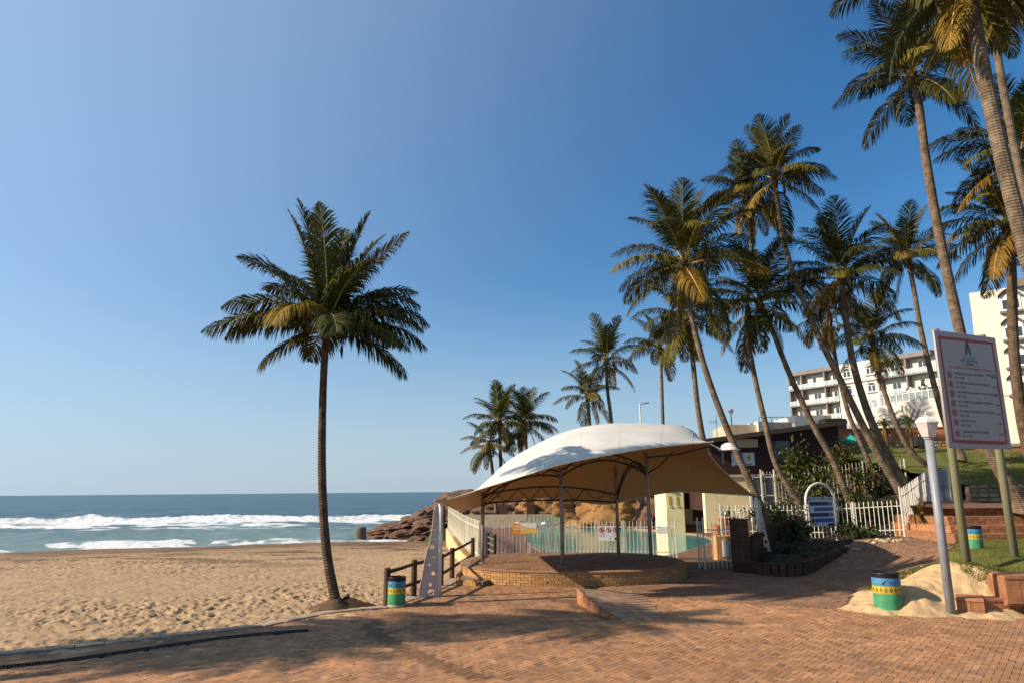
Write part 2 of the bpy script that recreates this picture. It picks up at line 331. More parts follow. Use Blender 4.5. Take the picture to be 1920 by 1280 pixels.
# ------------------------------------------------------------------ ground levels
KERB = [G(*p) for p in ((-700, 1330), (-300, 1262), (0, 1222), (150, 1207), (300, 1190), (480, 1170), (600, 1147), (680, 1138), (716, 1137), (722, 1133), (775, 1115), (826, 1095), (847, 1081), (884, 1056))]
CTRL = []                                  # x, y, z control points of the ground right of the plaza
def cp(px, py, z): p = G(px, py, z); CTRL.append((p.x, p.y, z)); return p
for p in ((1130, 1105), (1250, 1118), (1400, 1130), (1500, 1135), (1565, 1139), (1640, 1152), (1785, 1154), (1797, 1151), (1920, 1153), (1290, 1085), (1400, 1105), (1480, 1108), (1560, 1112), (1300, 1064), (1350, 1068)): cp(*p, 0)
for x, y in ((2, 12), (8, 12), (12, 12), (14, 15), (5, 15), (5, 20), (0, 20), (3, 24), (16, 16), (20, 14), (6.5, 28), (5, 32), (6, 38), (8.5, 24.2)): CTRL.append((x, y, 0))
cp(1600, 1090, .08); cp(1640, 1085, .2); cp(1700, 1064, .52); cp(1740, 1056, .66); cp(1665, 1143, .06); cp(1700, 1110, .42); cp(1740, 1100, .55); cp(1785, 1090, .66)
SP1 = cp(1813, 1057, .93); SP2 = cp(1903, 1047, .97); BIN2 = cp(1829, 1030, .98); cp(1880, 1080, .75); cp(1920, 1075, .85)
MASTR = cp(1432, 1038, .45); AR1 = cp(1518, 1019, .62); AR2 = cp(1573, 1017, .62); FC = cp(1697, 1003, 1.0); cp(1620, 1040, .5); cp(1660, 1010, .9); cp(1480, 1035, .45); cp(1780, 1020, .97); cp(1900, 1015, .97)
for x, y, z in ((17, 25, .98), (21, 24, .98), (26, 24, .98), (20, 20, .97), (26, 20, .97), (26, 17, .9)): CTRL.append((x, y, z))
PB = dict(B=(1442, 982, 30.0), C=(1502, 948, 33.0), E=(1596, 950, 33.0), D=(1702, 948, 31.0), Fp=(1716, 936, 32.0), N=(1650, 915, 38.0), O=(1340, 905, 46.0))
for k in ('B', 'C', 'E', 'D', 'Fp'): q = D(*PB[k]); CTRL.append((q.x, q.y, q.z))
for x, y, z in ((10, 33.5, .9), (12, 36, 1.8), (15, 38, 2.4), (20, 38, 2.6), (24, 36, 2.4), (23, 30, 2.02), (28, 30, 2.05), (19, 30.5, 2.0), (34, 30, 2.1), (24, 34, 2.35), (32, 34, 2.4)): CTRL.append((x, y, z))
CA = np.array(CTRL)
FAR = [(3.5, 22.6)]+[(p.x, p.y) for p in (G(1250, 1119), G(1400, 1131), G(1500, 1136), G(1570, 1140), G(1640, 1153), G(1785, 1157), G(1800, 1154))]+[(13, 17.0), (40, 17.0), (40, 80), (14, 80), (13.4, 37), (11.6, 34), (9.6, 31.5), (8.3, 28.2), (7.9, 25.6), (6.9, 27.0), (5.2, 23.4)]
def T(x, y):
    x = np.asarray(x, float); y = np.asarray(y, float); num = np.zeros(x.shape); den = np.zeros(x.shape)
    for cx, cy, cz in CA:
        wq = 1/((x-cx)**2+(y-cy)**2+0.25)**1.9; num += wq*cz; den += wq
    sdv = sdist(x, y, FAR)
    return num/den*np.clip(sdv/1.2, 0, 1)
def Tz(x, y): return float(T(np.array([x]), np.array([y]))[0])

# ------------------------------------------------------------------ sea
SEA = -2.0
shore = lambda X: 66.0+0.27*np.clip(X+40, -400, 60)+1.5*vnoise(X, X*0, .05)
def mk_sea():
    nr, nc = 620, 520
    yy = np.concatenate([np.linspace(56, 100, 190), np.linspace(100.4, 135, 190), np.geomspace(135.5, 700, 170), np.geomspace(720, 40000, 70)])
    aa = np.linspace(-0.98, 0.32, nc)
    Y, A = np.meshgrid(yy, aa, indexing='ij'); X = A*Y
    Z = np.full(X.shape, SEA); foam = np.zeros(X.shape); turb = np.zeros(X.shape)
    S = Y-0.10*X                                       # distance out to sea, lines of surf slightly turned
    near = np.clip((900-Y)/600, 0, 1)
    Z += near*(0.10*fbm(X, Y*2.2, .10, 3)+0.05*fbm(X, Y*2, .5, 2)*np.clip((250-Y)/150, 0, 1))
    # long swells further out
    for c, a, wd in ((172, .75, 9), (235, .9, 13), (330, 1.0, 18), (470, 1.0, 25)):
        d = S-c-6*vnoise(X, X*0+c, .012); Z += a*np.exp(-(d/wd)**2)*(0.55+0.45*vnoise(X, X*0+2*c, .012))
    # main breaker
    c1 = 116+3.5*vnoise(X, X*0, .03)+1.2*vnoise(X, X*0+5, .11); d = S-c1
    env = np.clip((14-X)/18, 0.18, 1.0)
    ht = env*(1.25+.16*vnoise(X, X*0+9, .05)+.07*vnoise(X, X*0+3, .22))
    prof = np.where(d > 0, np.exp(-(d/4.5)**2), np.exp(-np.abs(d)/6.5))
    Z += np.clip(ht, .2, 3)*prof
    f1 = np.clip((d+15+3.5*vnoise(X, Y, .09))/7, 0, 1)*np.clip((3.2-d+1.0*vnoise(X, Y, .3))/1.6, 0, 1)
    lace = np.clip(0.5+0.7*fbm(X*.6, Y*2.4, .22, 4), 0, 1); core = np.clip((d+6)/5, 0, 1)
    f1 = f1*np.clip(core+lace, 0, 1); foam = np.maximum(foam, f1)
    Z += f1*(.05*fbm(X, Y, .5, 4)+.10*np.abs(fbm(X, Y, 1.0, 2))*np.clip(1-np.abs(d)/4, 0, 1))*np.clip(core+.35, 0, 1)
    for sx, ssz, sh in ((-66, 3.2, .5), (-61, 2, .35), (-75, 2.5, .2), (-97, 6, .25), (-86, 3, .15)):
        b = np.exp(-((X-sx)/ssz)**2)*np.exp(-((d-1.0)/2.4)**2); Z += sh*b*(.75+.5*vnoise(X, Y, .6)); foam = np.maximum(foam, np.clip(b*3, 0, 1))
    # green swell inside the breaker
    c2 = 87+2.5*vnoise(X, X*0+40, .03); d2 = S-c2; Z += (.55+.25*vnoise(X, X*0+44, .05))*np.where(d2 > 0, np.exp(-(d2/4.5)**2), np.exp(-(d2/2.0)**2))
    foam = np.maximum(foam, np.clip(1-np.abs(d2-.4)/.8, 0, 1)*np.clip(vnoise(X, Y, .12)*1.3-.3, 0, 1))
    # small shore break
    c3 = 73.5+2.0*vnoise(X, X*0+70, .05); d3 = S-c3; e3 = np.clip(.5+.8*vnoise(X, X*0+77, .05), .12, 1.3)
    Z += .30*e3*np.where(d3 > 0, np.exp(-(d3/2.2)**2), np.exp(-(d3/1.0)**2))
    foam = np.maximum(foam, np.clip(1.5-np.abs(d3+.4)/1.1+.7*fbm(X*.7, Y*1.8, .5, 3), 0, 1)*np.clip(2.4-np.abs(d3)/1.2, 0, 1)*np.clip(1.5*np.exp(-((X+36)/6.5)**2)+.8*np.exp(-((X+12)/4)**2)+.5*np.exp(-((X+22)/3)**2)-.25+.35*vnoise(X, Y, .4), 0, 1))
    # swash lace and streaks
    sw = np.clip((shore(X)+7-Y)/7, 0, 1); foam = np.maximum(foam, np.clip(sw*1.1+.6*fbm(X, Y*1.3, .35, 3)-.55, 0, .95)*(sw > 0))
    foam = np.maximum(foam, np.clip(.9*fbm(X*.3, Y*1.9, .12, 4)-.5, 0, .5)*np.clip((112-S)/10, 0, 1))
    rk = np.exp(-((X+8)/7)**2)*np.clip((100-Y)/14, 0, 1); foam = np.maximum(foam, np.clip(rk*(1.0+.9*fbm(X, Y, .35, 4))-.25, 0, 1))
    tone = np.stack([foam.ravel(), np.clip((S.ravel()-70)/70, 0, 1), np.zeros(foam.size), np.ones(foam.size)], 1)
    o = np_mesh('sea', np.stack([X.ravel(), Y.ravel(), Z.ravel()], 1), gridfaces(len(yy), nc), sea_mat(), tone=tone, smooth=True, attr='foam')
    o['kind'] = 'structure'
    # spray torn off the crest of the breaker
    n = 60000; xs = rng.uniform(-115, 8, n); c = 116+3.5*vnoise(xs, xs*0, .03)+1.2*vnoise(xs, xs*0+5, .11)
    amp = .14+.12*np.clip(vnoise(xs, xs*0+21, .15), 0, 2)
    for sx, sw_, sh in ((-66, 3.5, .55), (-60, 2.2, .4), (-75, 3, .25), (-97, 7, .4), (-86, 3, .25)): amp = amp+sh*np.exp(-((xs-sx)/sw_)**2)
    hgt = SEA+1.1+amp*np.minimum(rng.exponential(.55, n), 1.9); ys = c+.1*xs+rng.normal(.3, 1.3, n); P = np.stack([xs, ys, hgt], 1)
    sz = rng.uniform(.006, .028, n)[:, None]; V = np.stack([P+rng.normal(0, 1, (n, 3))*sz for _ in range(3)], 1).reshape(-1, 3)
    np_mesh('spray', V, np.arange(3*n).reshape(-1, 3), M['spray'], o, kind='stuff')
def sea_mat():
    m = bpy.data.materials.new('sea_water'); m.use_nodes = True; n = m.node_tree.nodes; l = m.node_tree.links; n.clear()
    out = n.new('ShaderNodeOutputMaterial'); p = n.new('ShaderNodeBsdfPrincipled'); fo = n.new('ShaderNodeBsdfPrincipled'); ms = n.new('ShaderNodeMixShader')
    at = n.new('ShaderNodeAttribute'); at.attribute_name = 'foam'; sp = n.new('ShaderNodeSeparateColor'); l.new(at.outputs['Color'], sp.inputs[0])
    mx = n.new('ShaderNodeMix'); mx.data_type = 'RGBA'; mx.inputs[6].default_value = (0.15, 0.21, 0.20, 1); mx.inputs[7].default_value = (0.055, 0.105, 0.135, 1); l.new(sp.outputs[1], mx.inputs[0])
    l.new(mx.outputs[2], p.inputs['Base Color']); p.inputs['Roughness'].default_value = 0.35; p.inputs['Specular IOR Level'].default_value = 0.3; p.inputs['IOR'].default_value = 1.2
    tc = n.new('ShaderNodeTexCoord'); mp = n.new('ShaderNodeMapping'); mp.inputs['Scale'].default_value = (0.35, 1.0, 1); l.new(tc.outputs['Object'], mp.inputs[0])
    nz = n.new('ShaderNodeTexNoise'); nz.inputs['Scale'].default_value = 0.55; nz.inputs['Detail'].default_value = 10; nz.inputs['Roughness'].default_value = 0.62; l.new(mp.outputs[0], nz.inputs[0])
    b = n.new('ShaderNodeBump'); b.inputs['Strength'].default_value = 0.5; b.inputs['Distance'].default_value = 0.25; l.new(nz.outputs[0], b.inputs['Height']); l.new(b.outputs[0], p.inputs['Normal'])
    n2 = n.new('ShaderNodeTexNoise'); n2.inputs['Scale'].default_value = 1.1; n2.inputs['Detail'].default_value = 12; n2.inputs['Roughness'].default_value = 0.68; l.new(tc.outputs['Object'], n2.inputs[0])
    b2 = n.new('ShaderNodeBump'); b2.inputs['Strength'].default_value = 0.8; b2.inputs['Distance'].default_value = 0.3; l.new(n2.outputs[0], b2.inputs['Height']); l.new(b2.outputs[0], fo.inputs['Normal'])
    fo.inputs['Base Color'].default_value = (0.62, 0.63, 0.63, 1); fo.inputs['Roughness'].default_value = 0.8; fo.inputs['Specular IOR Level'].default_value = 0.1
    ad = n.new('ShaderNodeMath'); ad.operation = 'MULTIPLY_ADD'; l.new(n2.outputs[0], ad.inputs[0]); ad.inputs[1].default_value = 0.7; ad.inputs[2].default_value = -0.35
    su = n.new('ShaderNodeMath'); su.operation = 'ADD'; l.new(sp.outputs[0], su.inputs[0]); l.new(ad.outputs[0], su.inputs[1])
    mr = n.new('ShaderNodeMapRange'); mr.inputs[1].default_value = 0.36; mr.inputs[2].default_value = 0.72; l.new(su.outputs[0], mr.inputs[0])
    l.new(mr.outputs[0], ms.inputs[0]); l.new(p.outputs[0], ms.inputs[1]); l.new(fo.outputs[0], ms.inputs[2]); l.new(ms.outputs[0], out.inputs[0]); return m
mk_sea()

# ------------------------------------------------------------------ beach
def beach_mat():
    m = mat('beach_sand', (0.37, 0.245, 0.135), (0.29, 0.188, 0.10), 1.6, 0.95, 0.55, 9.0, bdist=0.06, attr='tone', dirt=((0.30, 0.19, 0.10), 0.45, 0.4)); return m
def mk_beach():
    yy = np.concatenate([np.arange(7, 12, .25), np.geomspace(12, 90, 560)]); aa = np.linspace(-0.95, 0.25, 620)
    Y, A = np.meshgrid(yy, aa, indexing='ij'); X = A*Y
    t = np.clip((Y-15)/(shore(X)-15), 0, 1.6)
    Z = -0.07+(SEA+.05)*t**1.35+0.10*vnoise(X, Y, .07)*np.clip((Y-20)/10, 0, 1)
    # trampled footprints: many small hollows with pushed-up rims
    q = fbm(X*1.15, Y*.85, 6.2, 2, .5); q2 = fbm(X+50, Y, 7.0, 2, .5); q = q+.5*fbm(X, Y, .9, 2)
    trod = np.clip(1.0-np.clip((t-.62)/.2, 0, 1)*.45, 0, 1)*np.clip(.85+.45*vnoise(X, Y, .22)+.25*vnoise(X, Y, .7), .5, 1.5)
    Z += trod*(0.025*np.tanh(q*1.8)+0.006*q2)
    ex = np.clip(-Z*0, 0, 1); wet = np.clip((t-.50)/.28+.22*fbm(X, Y*2.2, .16, 3), 0, 1)
    weed = np.clip(1.7*fbm(X, Y*2.2, .3, 5, .62)-.9, 0, 1)*np.clip((t-.25)/.2, 0, 1)*np.clip((.98-t)/.1, 0, 1)
    tone = np.stack([(1-.50*wet)*(1-.6*weed), (1-.56*wet)*(1-.62*weed), (1-.58*wet)*(1-.65*weed), np.ones(X.shape)], -1).reshape(-1, 4)
    o = np_mesh('beach', np.stack([X.ravel(), Y.ravel(), Z.ravel()], 1), gridfaces(len(yy), len(aa)), beach_mat(), tone=tone, smooth=True)
    o['kind'] = 'structure'
mk_beach()

# ------------------------------------------------------------------ paving
POD_C = (2.0, 25.75); POD_R = (3.78, 3.42); POD_E = 2.5; POD_Z = 0.42
def pod_pt(a, k=1.0):
    c, s = math.cos(a), math.sin(a)
    return (POD_C[0]+k*POD_R[0]*math.copysign(abs(c)**(2/POD_E), c), POD_C[1]+k*POD_R[1]*math.copysign(abs(s)**(2/POD_E), s))
def in_pod(x, y, k=1.0): return (np.abs((x-POD_C[0])/POD_R[0]/k)**POD_E+np.abs((y-POD_C[1])/POD_R[1]/k)**POD_E) < 1
PLAZA = [(-7, 4)]+[(p.x, p.y) for p in KERB[1:]]+[(-1.6, 31.5), (9, 31.5), (9, 25), (30, 17.2), (30, 4)]
PATH = [(p.x, p.y) for p in (G(1150, 1106), G(1250, 1119), G(1400, 1131), G(1500, 1136), G(1570, 1140), G(1640, 1100, .1), G(1700, 1068, .5), G(1742, 1056, .65), G(1790, 1025, .95), G(1740, 1008, 1.0), G(1697, 1005, 1.0), G(1573, 1022, .6), G(1500, 1032, .5), G(1430, 1044, .4), G(1400, 1068, .02), G(1320, 1066), G(1285, 1066))]+[(5.0, 23.2), (3.5, 22.6)]
pb = MB(); pb.prism([p for p in PLAZA], -0.30, -0.020); plaza = pb.build('plaza', M['joint']); plaza['kind'] = 'structure'
def bricks_mesh(name, cx, cy, ang, ln, wd, zc, m, parent, hgt=.05, gap=.007, tilt=.007, jit=.0014, tmin=.76, tmax=1.18, kind='stuff', slope=None, tmul=None):
    n = len(cx); c, s = np.cos(ang), np.sin(ang); hx = (ln-gap)/2*np.ones(n); hy = (wd-gap)/2*np.ones(n)
    V = np.zeros((n, 8, 3)); tx, ty = rng.normal(0, tilt, n), rng.normal(0, tilt, n); dz = rng.normal(0, jit, n); dz = np.where(rng.random(n) < .03, dz-.006, dz)
    for k, (sx, sy) in enumerate(((-1, -1), (1, -1), (1, 1), (-1, 1))):
        lx, ly = sx*hx, sy*hy
        X = cx+lx*c-ly*s; Y = cy+lx*s+ly*c
        zz = zc+dz+tx*lx+ty*ly
        if slope is not None: zz = zz+slope[0]*(X-cx)+slope[1]*(Y-cy)
        V[:, k] = np.stack([X, Y, zz-hgt], 1)
        V[:, 4+k] = np.stack([cx+.985*lx*c-.97*ly*s, cy+.985*lx*s+.97*ly*c, zz], 1)
    q = np.array([(4, 5, 6, 7), (0, 1, 5, 4), (1, 2, 6, 5), (2, 3, 7, 6), (3, 0, 4, 7)]); Fc = (np.arange(n)[:, None, None]*8+q[None]).reshape(-1, 4)
    t = rng.uniform(tmin, tmax, n); t = np.where(rng.random(n) < .06, t*1.22, t); t = np.where(rng.random(n) < .05, t*.75, t); h = rng.normal(0, .05, n)
    if tmul is not None: t = t*tmul
    tone = np.repeat(np.stack([t*(1+h*.5), t, t*(1-h), np.ones(n)], 1), 5, 0)
    return np_mesh(name, V.reshape(-1, 3), Fc, m, parent, tone=tone, kind=kind)
def herring(x0, x1, y0, y1, ang, u):
    cx, cy = (x0+x1)/2, (y0+y1)/2; r = int(math.hypot(x1-x0, y1-y0)/2/u)+4
    I, J = np.meshgrid(np.arange(-r, r), np.arange(-r, r), indexing='ij'); k = (I-J) % 4
    h = k == 0; v = k == 3
    px = np.concatenate([(I[h]+1.0)*u, (I[v]+.5)*u]); py = np.concatenate([(J[h]+.5)*u, (J[v]+1.0)*u])
    a = np.concatenate([np.zeros(h.sum()), np.full(v.sum(), math.pi/2)])+ang
    c, s = math.cos(ang), math.sin(ang); X = cx+px*c-py*s; Y = cy+px*s+py*c
    k = (X > x0) & (X < x1) & (Y > y0) & (Y < y1); return X[k], Y[k], a[k]
def lay_plaza():
    X, Y, A = herring(-11, 13, 8.5, 26, R(52), 0.105)
    keep = inpoly(X, Y, PLAZA) & ~inpoly(X, Y, PATH) & ~in_pod(X, Y, 1.0) & (sdist(X, Y, [(p.x, p.y) for p in KERB]+[(20, 30), (20, 4)]) > .36)
    keep &= ~((X > 9.9) & (Y > 17.1)) & ~inpoly(X, Y, DRAIN) & ~inpoly(X, Y, RAMPB)
    X, Y, A = X[keep], Y[keep], A[keep]; Z = .0035*vnoise(X, Y, .55)+.0015*vnoise(X, Y, 1.6)
    near = np.hypot(X-3.2, Y-10.6); vis = (np.abs(X) < Y*.70) & (Y > 11.25)
    order = np.argsort(np.where(vis, Y+0.02*X, 1e6)); first = order[:300]; rest = order[300:]
    tb = np.where(inpoly(X, Y, BANDS[0]) | inpoly(X, Y, BANDS[1]), .55, 1.0)*(1+.07*vnoise(X, Y, .35)+.05*vnoise(X, Y, 1.1))
    bricks_mesh('paving_bricks', X[rest], Y[rest], A[rest], .21, .105, Z[rest], M['paver'], plaza, tmul=tb[rest])
    tm = []
    for k in range(14):
        b = MB(); b.add([(-.103,-.0505,-.05),(.103,-.0505,-.05),(.103,.0505,-.05),(-.103,.0505,-.05),(-.1015,-.049,0),(.1015,-.049,0),(.1015,.049,0),(-.1015,.049,0)], [(4,5,6,7),(0,1,5,4),(1,2,6,5),(2,3,7,6),(3,0,4,7)])
        me = b.mesh('brick', M['paver']); a = me.attributes.new('tone', 'FLOAT_COLOR', 'FACE'); t = .76+.42*k/13*random.uniform(.9, 1.1); hh = random.gauss(0, .05)
        a.data.foreach_set('color', [t*(1+hh*.5), t, t*(1-hh), 1]*5); tm.append(me)
    for i in first:
        inst('brick', random.choice(tm), plaza, (X[i], Y[i], Z[i]+random.gauss(0, .001)), rot=(random.gauss(0, .006), random.gauss(0, .006), A[i]))
# edging: kerb stones, drain channel, darker bands and the low ramp
drain_c = [G(*p) for p in ((-250, 1288), (-60, 1258), (120, 1238), (300, 1212), (440, 1193), (578, 1181))]
def strip(pts, wl, wr):
    L = []; Rr = []
    for i, p in enumerate(pts):
        t = (pts[min(i+1, len(pts)-1)]-pts[max(i-1, 0)]); t.z = 0; t.normalize(); nrm = Vector((-t.y, t.x, 0))
        L.append(p+nrm*wl); Rr.append(p-nrm*wr)
    return [(p.x, p.y) for p in L]+[(p.x, p.y) for p in reversed(Rr)]
def resample(pts, step):
    out = [pts[0].copy()]; acc = 0
    for a, b in zip(pts[:-1], pts[1:]):
        L = (b-a).length; pos = step-acc
        while pos <= L: out.append(a.lerp(b, pos/L)); pos += step
        acc = (L-(pos-step))
    return out
def smoothline(pts, n=8):
    out = []
    for i in range(len(pts)-1):
        p0 = pts[max(i-1, 0)]; p1 = pts[i]; p2 = pts[i+1]; p3 = pts[min(i+2, len(pts)-1)]
        for k in range(n):
            t = k/n; out.append(0.5*((2*p1)+(-p0+p2)*t+(2*p0-5*p1+4*p2-p3)*t*t+(-p0+3*p1-3*p2+p3)*t**3))
    return out+[pts[-1]]
drain_c = smoothline(drain_c, 6)
DRAIN = strip(drain_c, .12, .12)
RL = smoothline([G(1086, 1130), G(1106, 1141), G(1135, 1153), G(1166, 1163)], 6)          # foot of the curved ramp face
RR = smoothline([G(1180, 1106), G(1210, 1120), G(1232, 1140), G(1246, 1161)], 6)
RAMPB = [(p.x, p.y) for p in RL]+[(p.x, p.y) for p in reversed(RR)]
b1 = smoothline([G(1005, 1122), G(1050, 1128), G(1090, 1145), G(1128, 1160)], 6); b2 = smoothline([G(1085, 1123), G(1095, 1136), G(1115, 1148), G(1160, 1162)], 6)
b3 = smoothline([G(715, 1158), G(705, 1185), G(790, 1230), G(900, 1270), G(990, 1310)], 6)
BANDS = [[(p.x, p.y) for p in b1]+[(p.x, p.y) for p in reversed(b2)], strip(b3, .2, .2)]
lay_plaza()
km = MB(); km.box(-.24, .24, -.17, .17, -.12, .022)
kme = km.mesh('kerb_stone', M['concrete'])
kl = smoothline(KERB, 5)
off = [Vector(p+(0,)) for p in strip(kl, 0, .18)[len(kl):]][::-1]
for p, q in zip(resample(off, .495)[:-1], resample(off, .495)[1:]):
    mid = (p+q)/2
    if mid.y < 9.5 or mid.x < -14: continue
    inst('kerb_stone', kme, plaza, (mid.x, mid.y, .0), math.atan2(q.y-p.y, q.x-p.x), rot=(random.gauss(0, .01), random.gauss(0, .01), math.atan2(q.y-p.y, q.x-p.x)))
dr = thing('drain_channel', 'long black grated drain channel sunk along the edge of the paving', 'drain', drain_c[12])
dm = MB(); gm = MB()
for a, b in zip(drain_c[:-1], drain_c[1:]):
    d = (b-a).normalized(); n = Vector((-d.y, d.x, 0))
    for s in (-1, 1): dm.obox(a+n*s*.115, b+n*s*.115, -.05, .014, .018)
    dm.obox(a, b, -.06, -.05, .2)
dm.build('channel', M['rubber'], dr)
for p, q in zip(resample(drain_c, .05)[:-1], resample(drain_c, .05)[1:]):
    d = (q-p).normalized(); n = Vector((-d.y, d.x, 0)); gm.obox(p-n*.105, p+n*.105, -.03, .006, .022)
gm.build('grate_bars', M['rubber'], dr, kind='stuff')
# ramp
rmp = thing('brick_ramp', 'low curved brick ramp with an upright brick edge in front of the round podium', 'ramp', (RL[9].x, RL[9].y, 0))
NR = len(RL); rv = []; rf = []
for i in range(NR):
    hz = .34*(1-(i/(NR-1)))**.8; a, b = RL[i], RR[i]
    for k in range(9): t = k/8; q = a.lerp(b, t); rv.append((q.x, q.y, hz*(1-t)**1.25-.004))
for i in range(NR-1):
    for k in range(8): o = i*9+k; rf.append((o, o+1, o+10, o+9))
o0 = len(rv)
for i in range(NR): rv.append((RL[i].x, RL[i].y, -.05))
for i in range(NR-1): rf.append((i*9, (i+1)*9, o0+i+1, o0+i))
rv += [(RR[0].x, RR[0].y, -.05)]; rf.append(tuple([k for k in range(9)]+[len(rv)-1, o0]))
rm_ = MB(); rm_.add(rv, rf); rm_.build('ramp_core', M['coping'], rmp)
tx, ty, ta, tz, sx_, sy_ = [], [], [], [], [], []
RN = int(sum((RL[k+1]-RL[k]).length for k in range(NR-1))/.2)
for i in range(RN):
    f = (i+.5)/RN; fi = f*(NR-1); i0 = min(int(fi), NR-2); a = RL[i0].lerp(RL[i0+1], fi-i0); b = RR[i0].lerp(RR[i0+1], fi-i0)
    W = (b-a).length; nb = max(1, int(W/.108)); hz = .34*(1-f)**.8
    for k in range(nb):
        t = (k+.5)/nb; q = a.lerp(b, t)
        if True:
            tx.append(q.x); ty.append(q.y); ta.append(math.atan2(b.y-a.y, b.x-a.x)); tz.append(hz*(1-t)**1.25+.010); sl = -hz*1.25*(1-t)**.25/W; tv = (RL[i0+1].lerp(RR[i0+1], t)-RL[i0].lerp(RR[i0], t)); tl_ = Vector((tv.x, tv.y)).length; s2 = -.34*.8*max(1-f, .02)**-.2*(1-t)**1.25/((NR-1)*tl_)
            ux, uy = (b.x-a.x)/W, (b.y-a.y)/W; vx, vy = tv.x/tl_, tv.y/tl_; dt_ = ux*vy-uy*vx; sx_.append((sl*vy-s2*uy)/dt_); sy_.append((ux*s2-vx*sl)/dt_)
bricks_mesh('ramp_bricks', np.array(tx), np.array(ty), np.array(ta)+math.pi/2, .21, .106, np.array(tz), M['dark_paver'], rmp, hgt=.03, gap=.003, jit=.0006, slope=(np.array(sx_), np.array(sy_)), tmin=.9, tmax=1.3)
seg = resample([Vector((p.x, p.y, 0)) for p in RL], .105)
for i, (p, q) in enumerate(zip(seg[:-1], seg[1:])):
    f = i/(len(seg)-1); hz = .34*(1-f)**.8
    if hz < .03: continue
    d = (q-p).normalized(); n = Vector((-d.y, d.x, 0)); m_ = MB(); aa = p+d*.004; bb = q-d*.004
    if n.x > 0: n = -n
    m_.obox(aa+n*.02, bb+n*.02, -.04, hz+.012+random.uniform(-.004, .004), .07); m_.build('brick', M['orange_brick'], rmp)

# ------------------------------------------------------------------ path, mound, lawns right of the plaza
pathz = lambda X, Y: T(X, Y)-.03
ground = sheet('path', np.arange(2.5, 22, .15), np.arange(16.4, 32, .15), lambda X, Y: np.where(sdist(X, Y, PATH) > -.6, T(X, Y)-.03, -.4)-np.where(in_pod(X, Y, 1.05), .3, 0), M['joint'])
def lay_path():
    c = np.array([6.6, 31.5]); X, Y, A = [], [], []
    for r in np.arange(2.2, 15, .105):
        n = int(2*math.pi*r/.21); ph = random.random()
        a = (np.arange(n)+ph)*2*math.pi/n; X.append(c[0]+r*np.cos(a)); Y.append(c[1]+r*np.sin(a)); A.append(a+math.pi/2)
    X, Y, A = np.concatenate(X), np.concatenate(Y), np.concatenate(A)
    k = inpoly(X, Y, PATH) & ~in_pod(X, Y, 1.0); X, Y, A = X[k], Y[k], A[k]
    z = T(X, Y); gx = (T(X+.1, Y)-z)/.1; gy = (T(X, Y+.1)-z)/.1
    bricks_mesh('path_bricks', X, Y, A, .21, .105, z+.004, M['path_paver'], ground, slope=(gx, gy))
lay_path()
MOUND = [(p.x, p.y) for p in (G(1560, 1139), G(1600, 1147), G(1660, 1154), G(1730, 1156), G(1795, 1154), G(1800, 1145, .1), G(1885, 1118, .5), G(1905, 1082, .8), G(1860, 1060, .9), G(1815, 1056, .93), G(1775, 1062, .8), G(1745, 1062, .62), G(1700, 1072, .48), G(1660, 1094, .25), G(1635, 1110, .1))]
def zm(X, Y):
    s = sdist(X, Y, MOUND)+.10*fbm(X, Y, 1.3, 3)+.04*fbm(X, Y, 6, 2)
    return T(X, Y)+np.clip(s*.22, -.35, .07)+np.where(s > 0, np.clip(s, 0, .4)/.4, 0)*(.030*fbm(X, Y, 1.7, 3)+.025*np.tanh(1.6*fbm(X, Y, 4.2, 2)))+.012*fbm(X, Y, 1.1, 3)
md = sheet('sand_mound', np.arange(5.5, 16, .05), np.arange(15.8, 23, .05), zm, M['sand_mound'])
LAWN = [(p.x, p.y) for p in (G(1742, 1060, .66), G(1775, 1060, .82), G(1815, 1057, .92), G(1850, 1060, .9), G(1895, 1076, .84), G(1960, 1090, .8), G(2200, 1085, .9), G(2300, 1010, .97), G(1800, 1009, .97), G(1790, 1024, .96))]
def zl(X, Y): s = sdist(X, Y, LAWN); return T(X, Y)+np.clip(s*.2+.03*vnoise(X, Y, 1.5), -.4, .045)+.02*fbm(X, Y, .9, 3)
lw = sheet('lawn', np.arange(10, 32, .1), np.arange(16.5, 28, .1), zl, M['grass'])
def blades(name, pts, h, parent=None, spread=.5, wd=.008):
    n = len(pts); a = rng.uniform(0, 2*math.pi, n); hh = h*rng.uniform(.5, 1.2, n); ln = rng.normal(0, spread, (n, 2))*hh[:, None]
    dx, dy = np.cos(a)*wd, np.sin(a)*wd; P = np.asarray(pts)
    V = np.stack([P+np.stack([dx, dy, 0*dx], 1), P-np.stack([dx, dy, 0*dx], 1), P+np.stack([ln[:, 0], ln[:, 1], hh], 1)], 1).reshape(-1, 3)
    return np_mesh(name, V, np.arange(3*n).reshape(-1, 3), M['blade'], parent, kind='stuff')
def scatter(poly, n, zf, inset=0):
    xs = [p[0] for p in poly]; ys = [p[1] for p in poly]; X = rng.uniform(min(xs), max(xs), n); Y = rng.uniform(min(ys), max(ys), n)
    k = sdist(X, Y, poly) > inset; X, Y = X[k], Y[k]; return np.stack([X, Y, zf(X, Y)], 1)
blades('lawn_blades', scatter(LAWN, 60000, zl, -.15), .055, lw)
EDGE = [(p.x, p.y) for p in (G(1640, 1112, .1), G(1660, 1096, .25), G(1700, 1074, .48), G(1745, 1064, .62), G(1745, 1072, .62), G(1705, 1084, .46), G(1665, 1104, .22))]
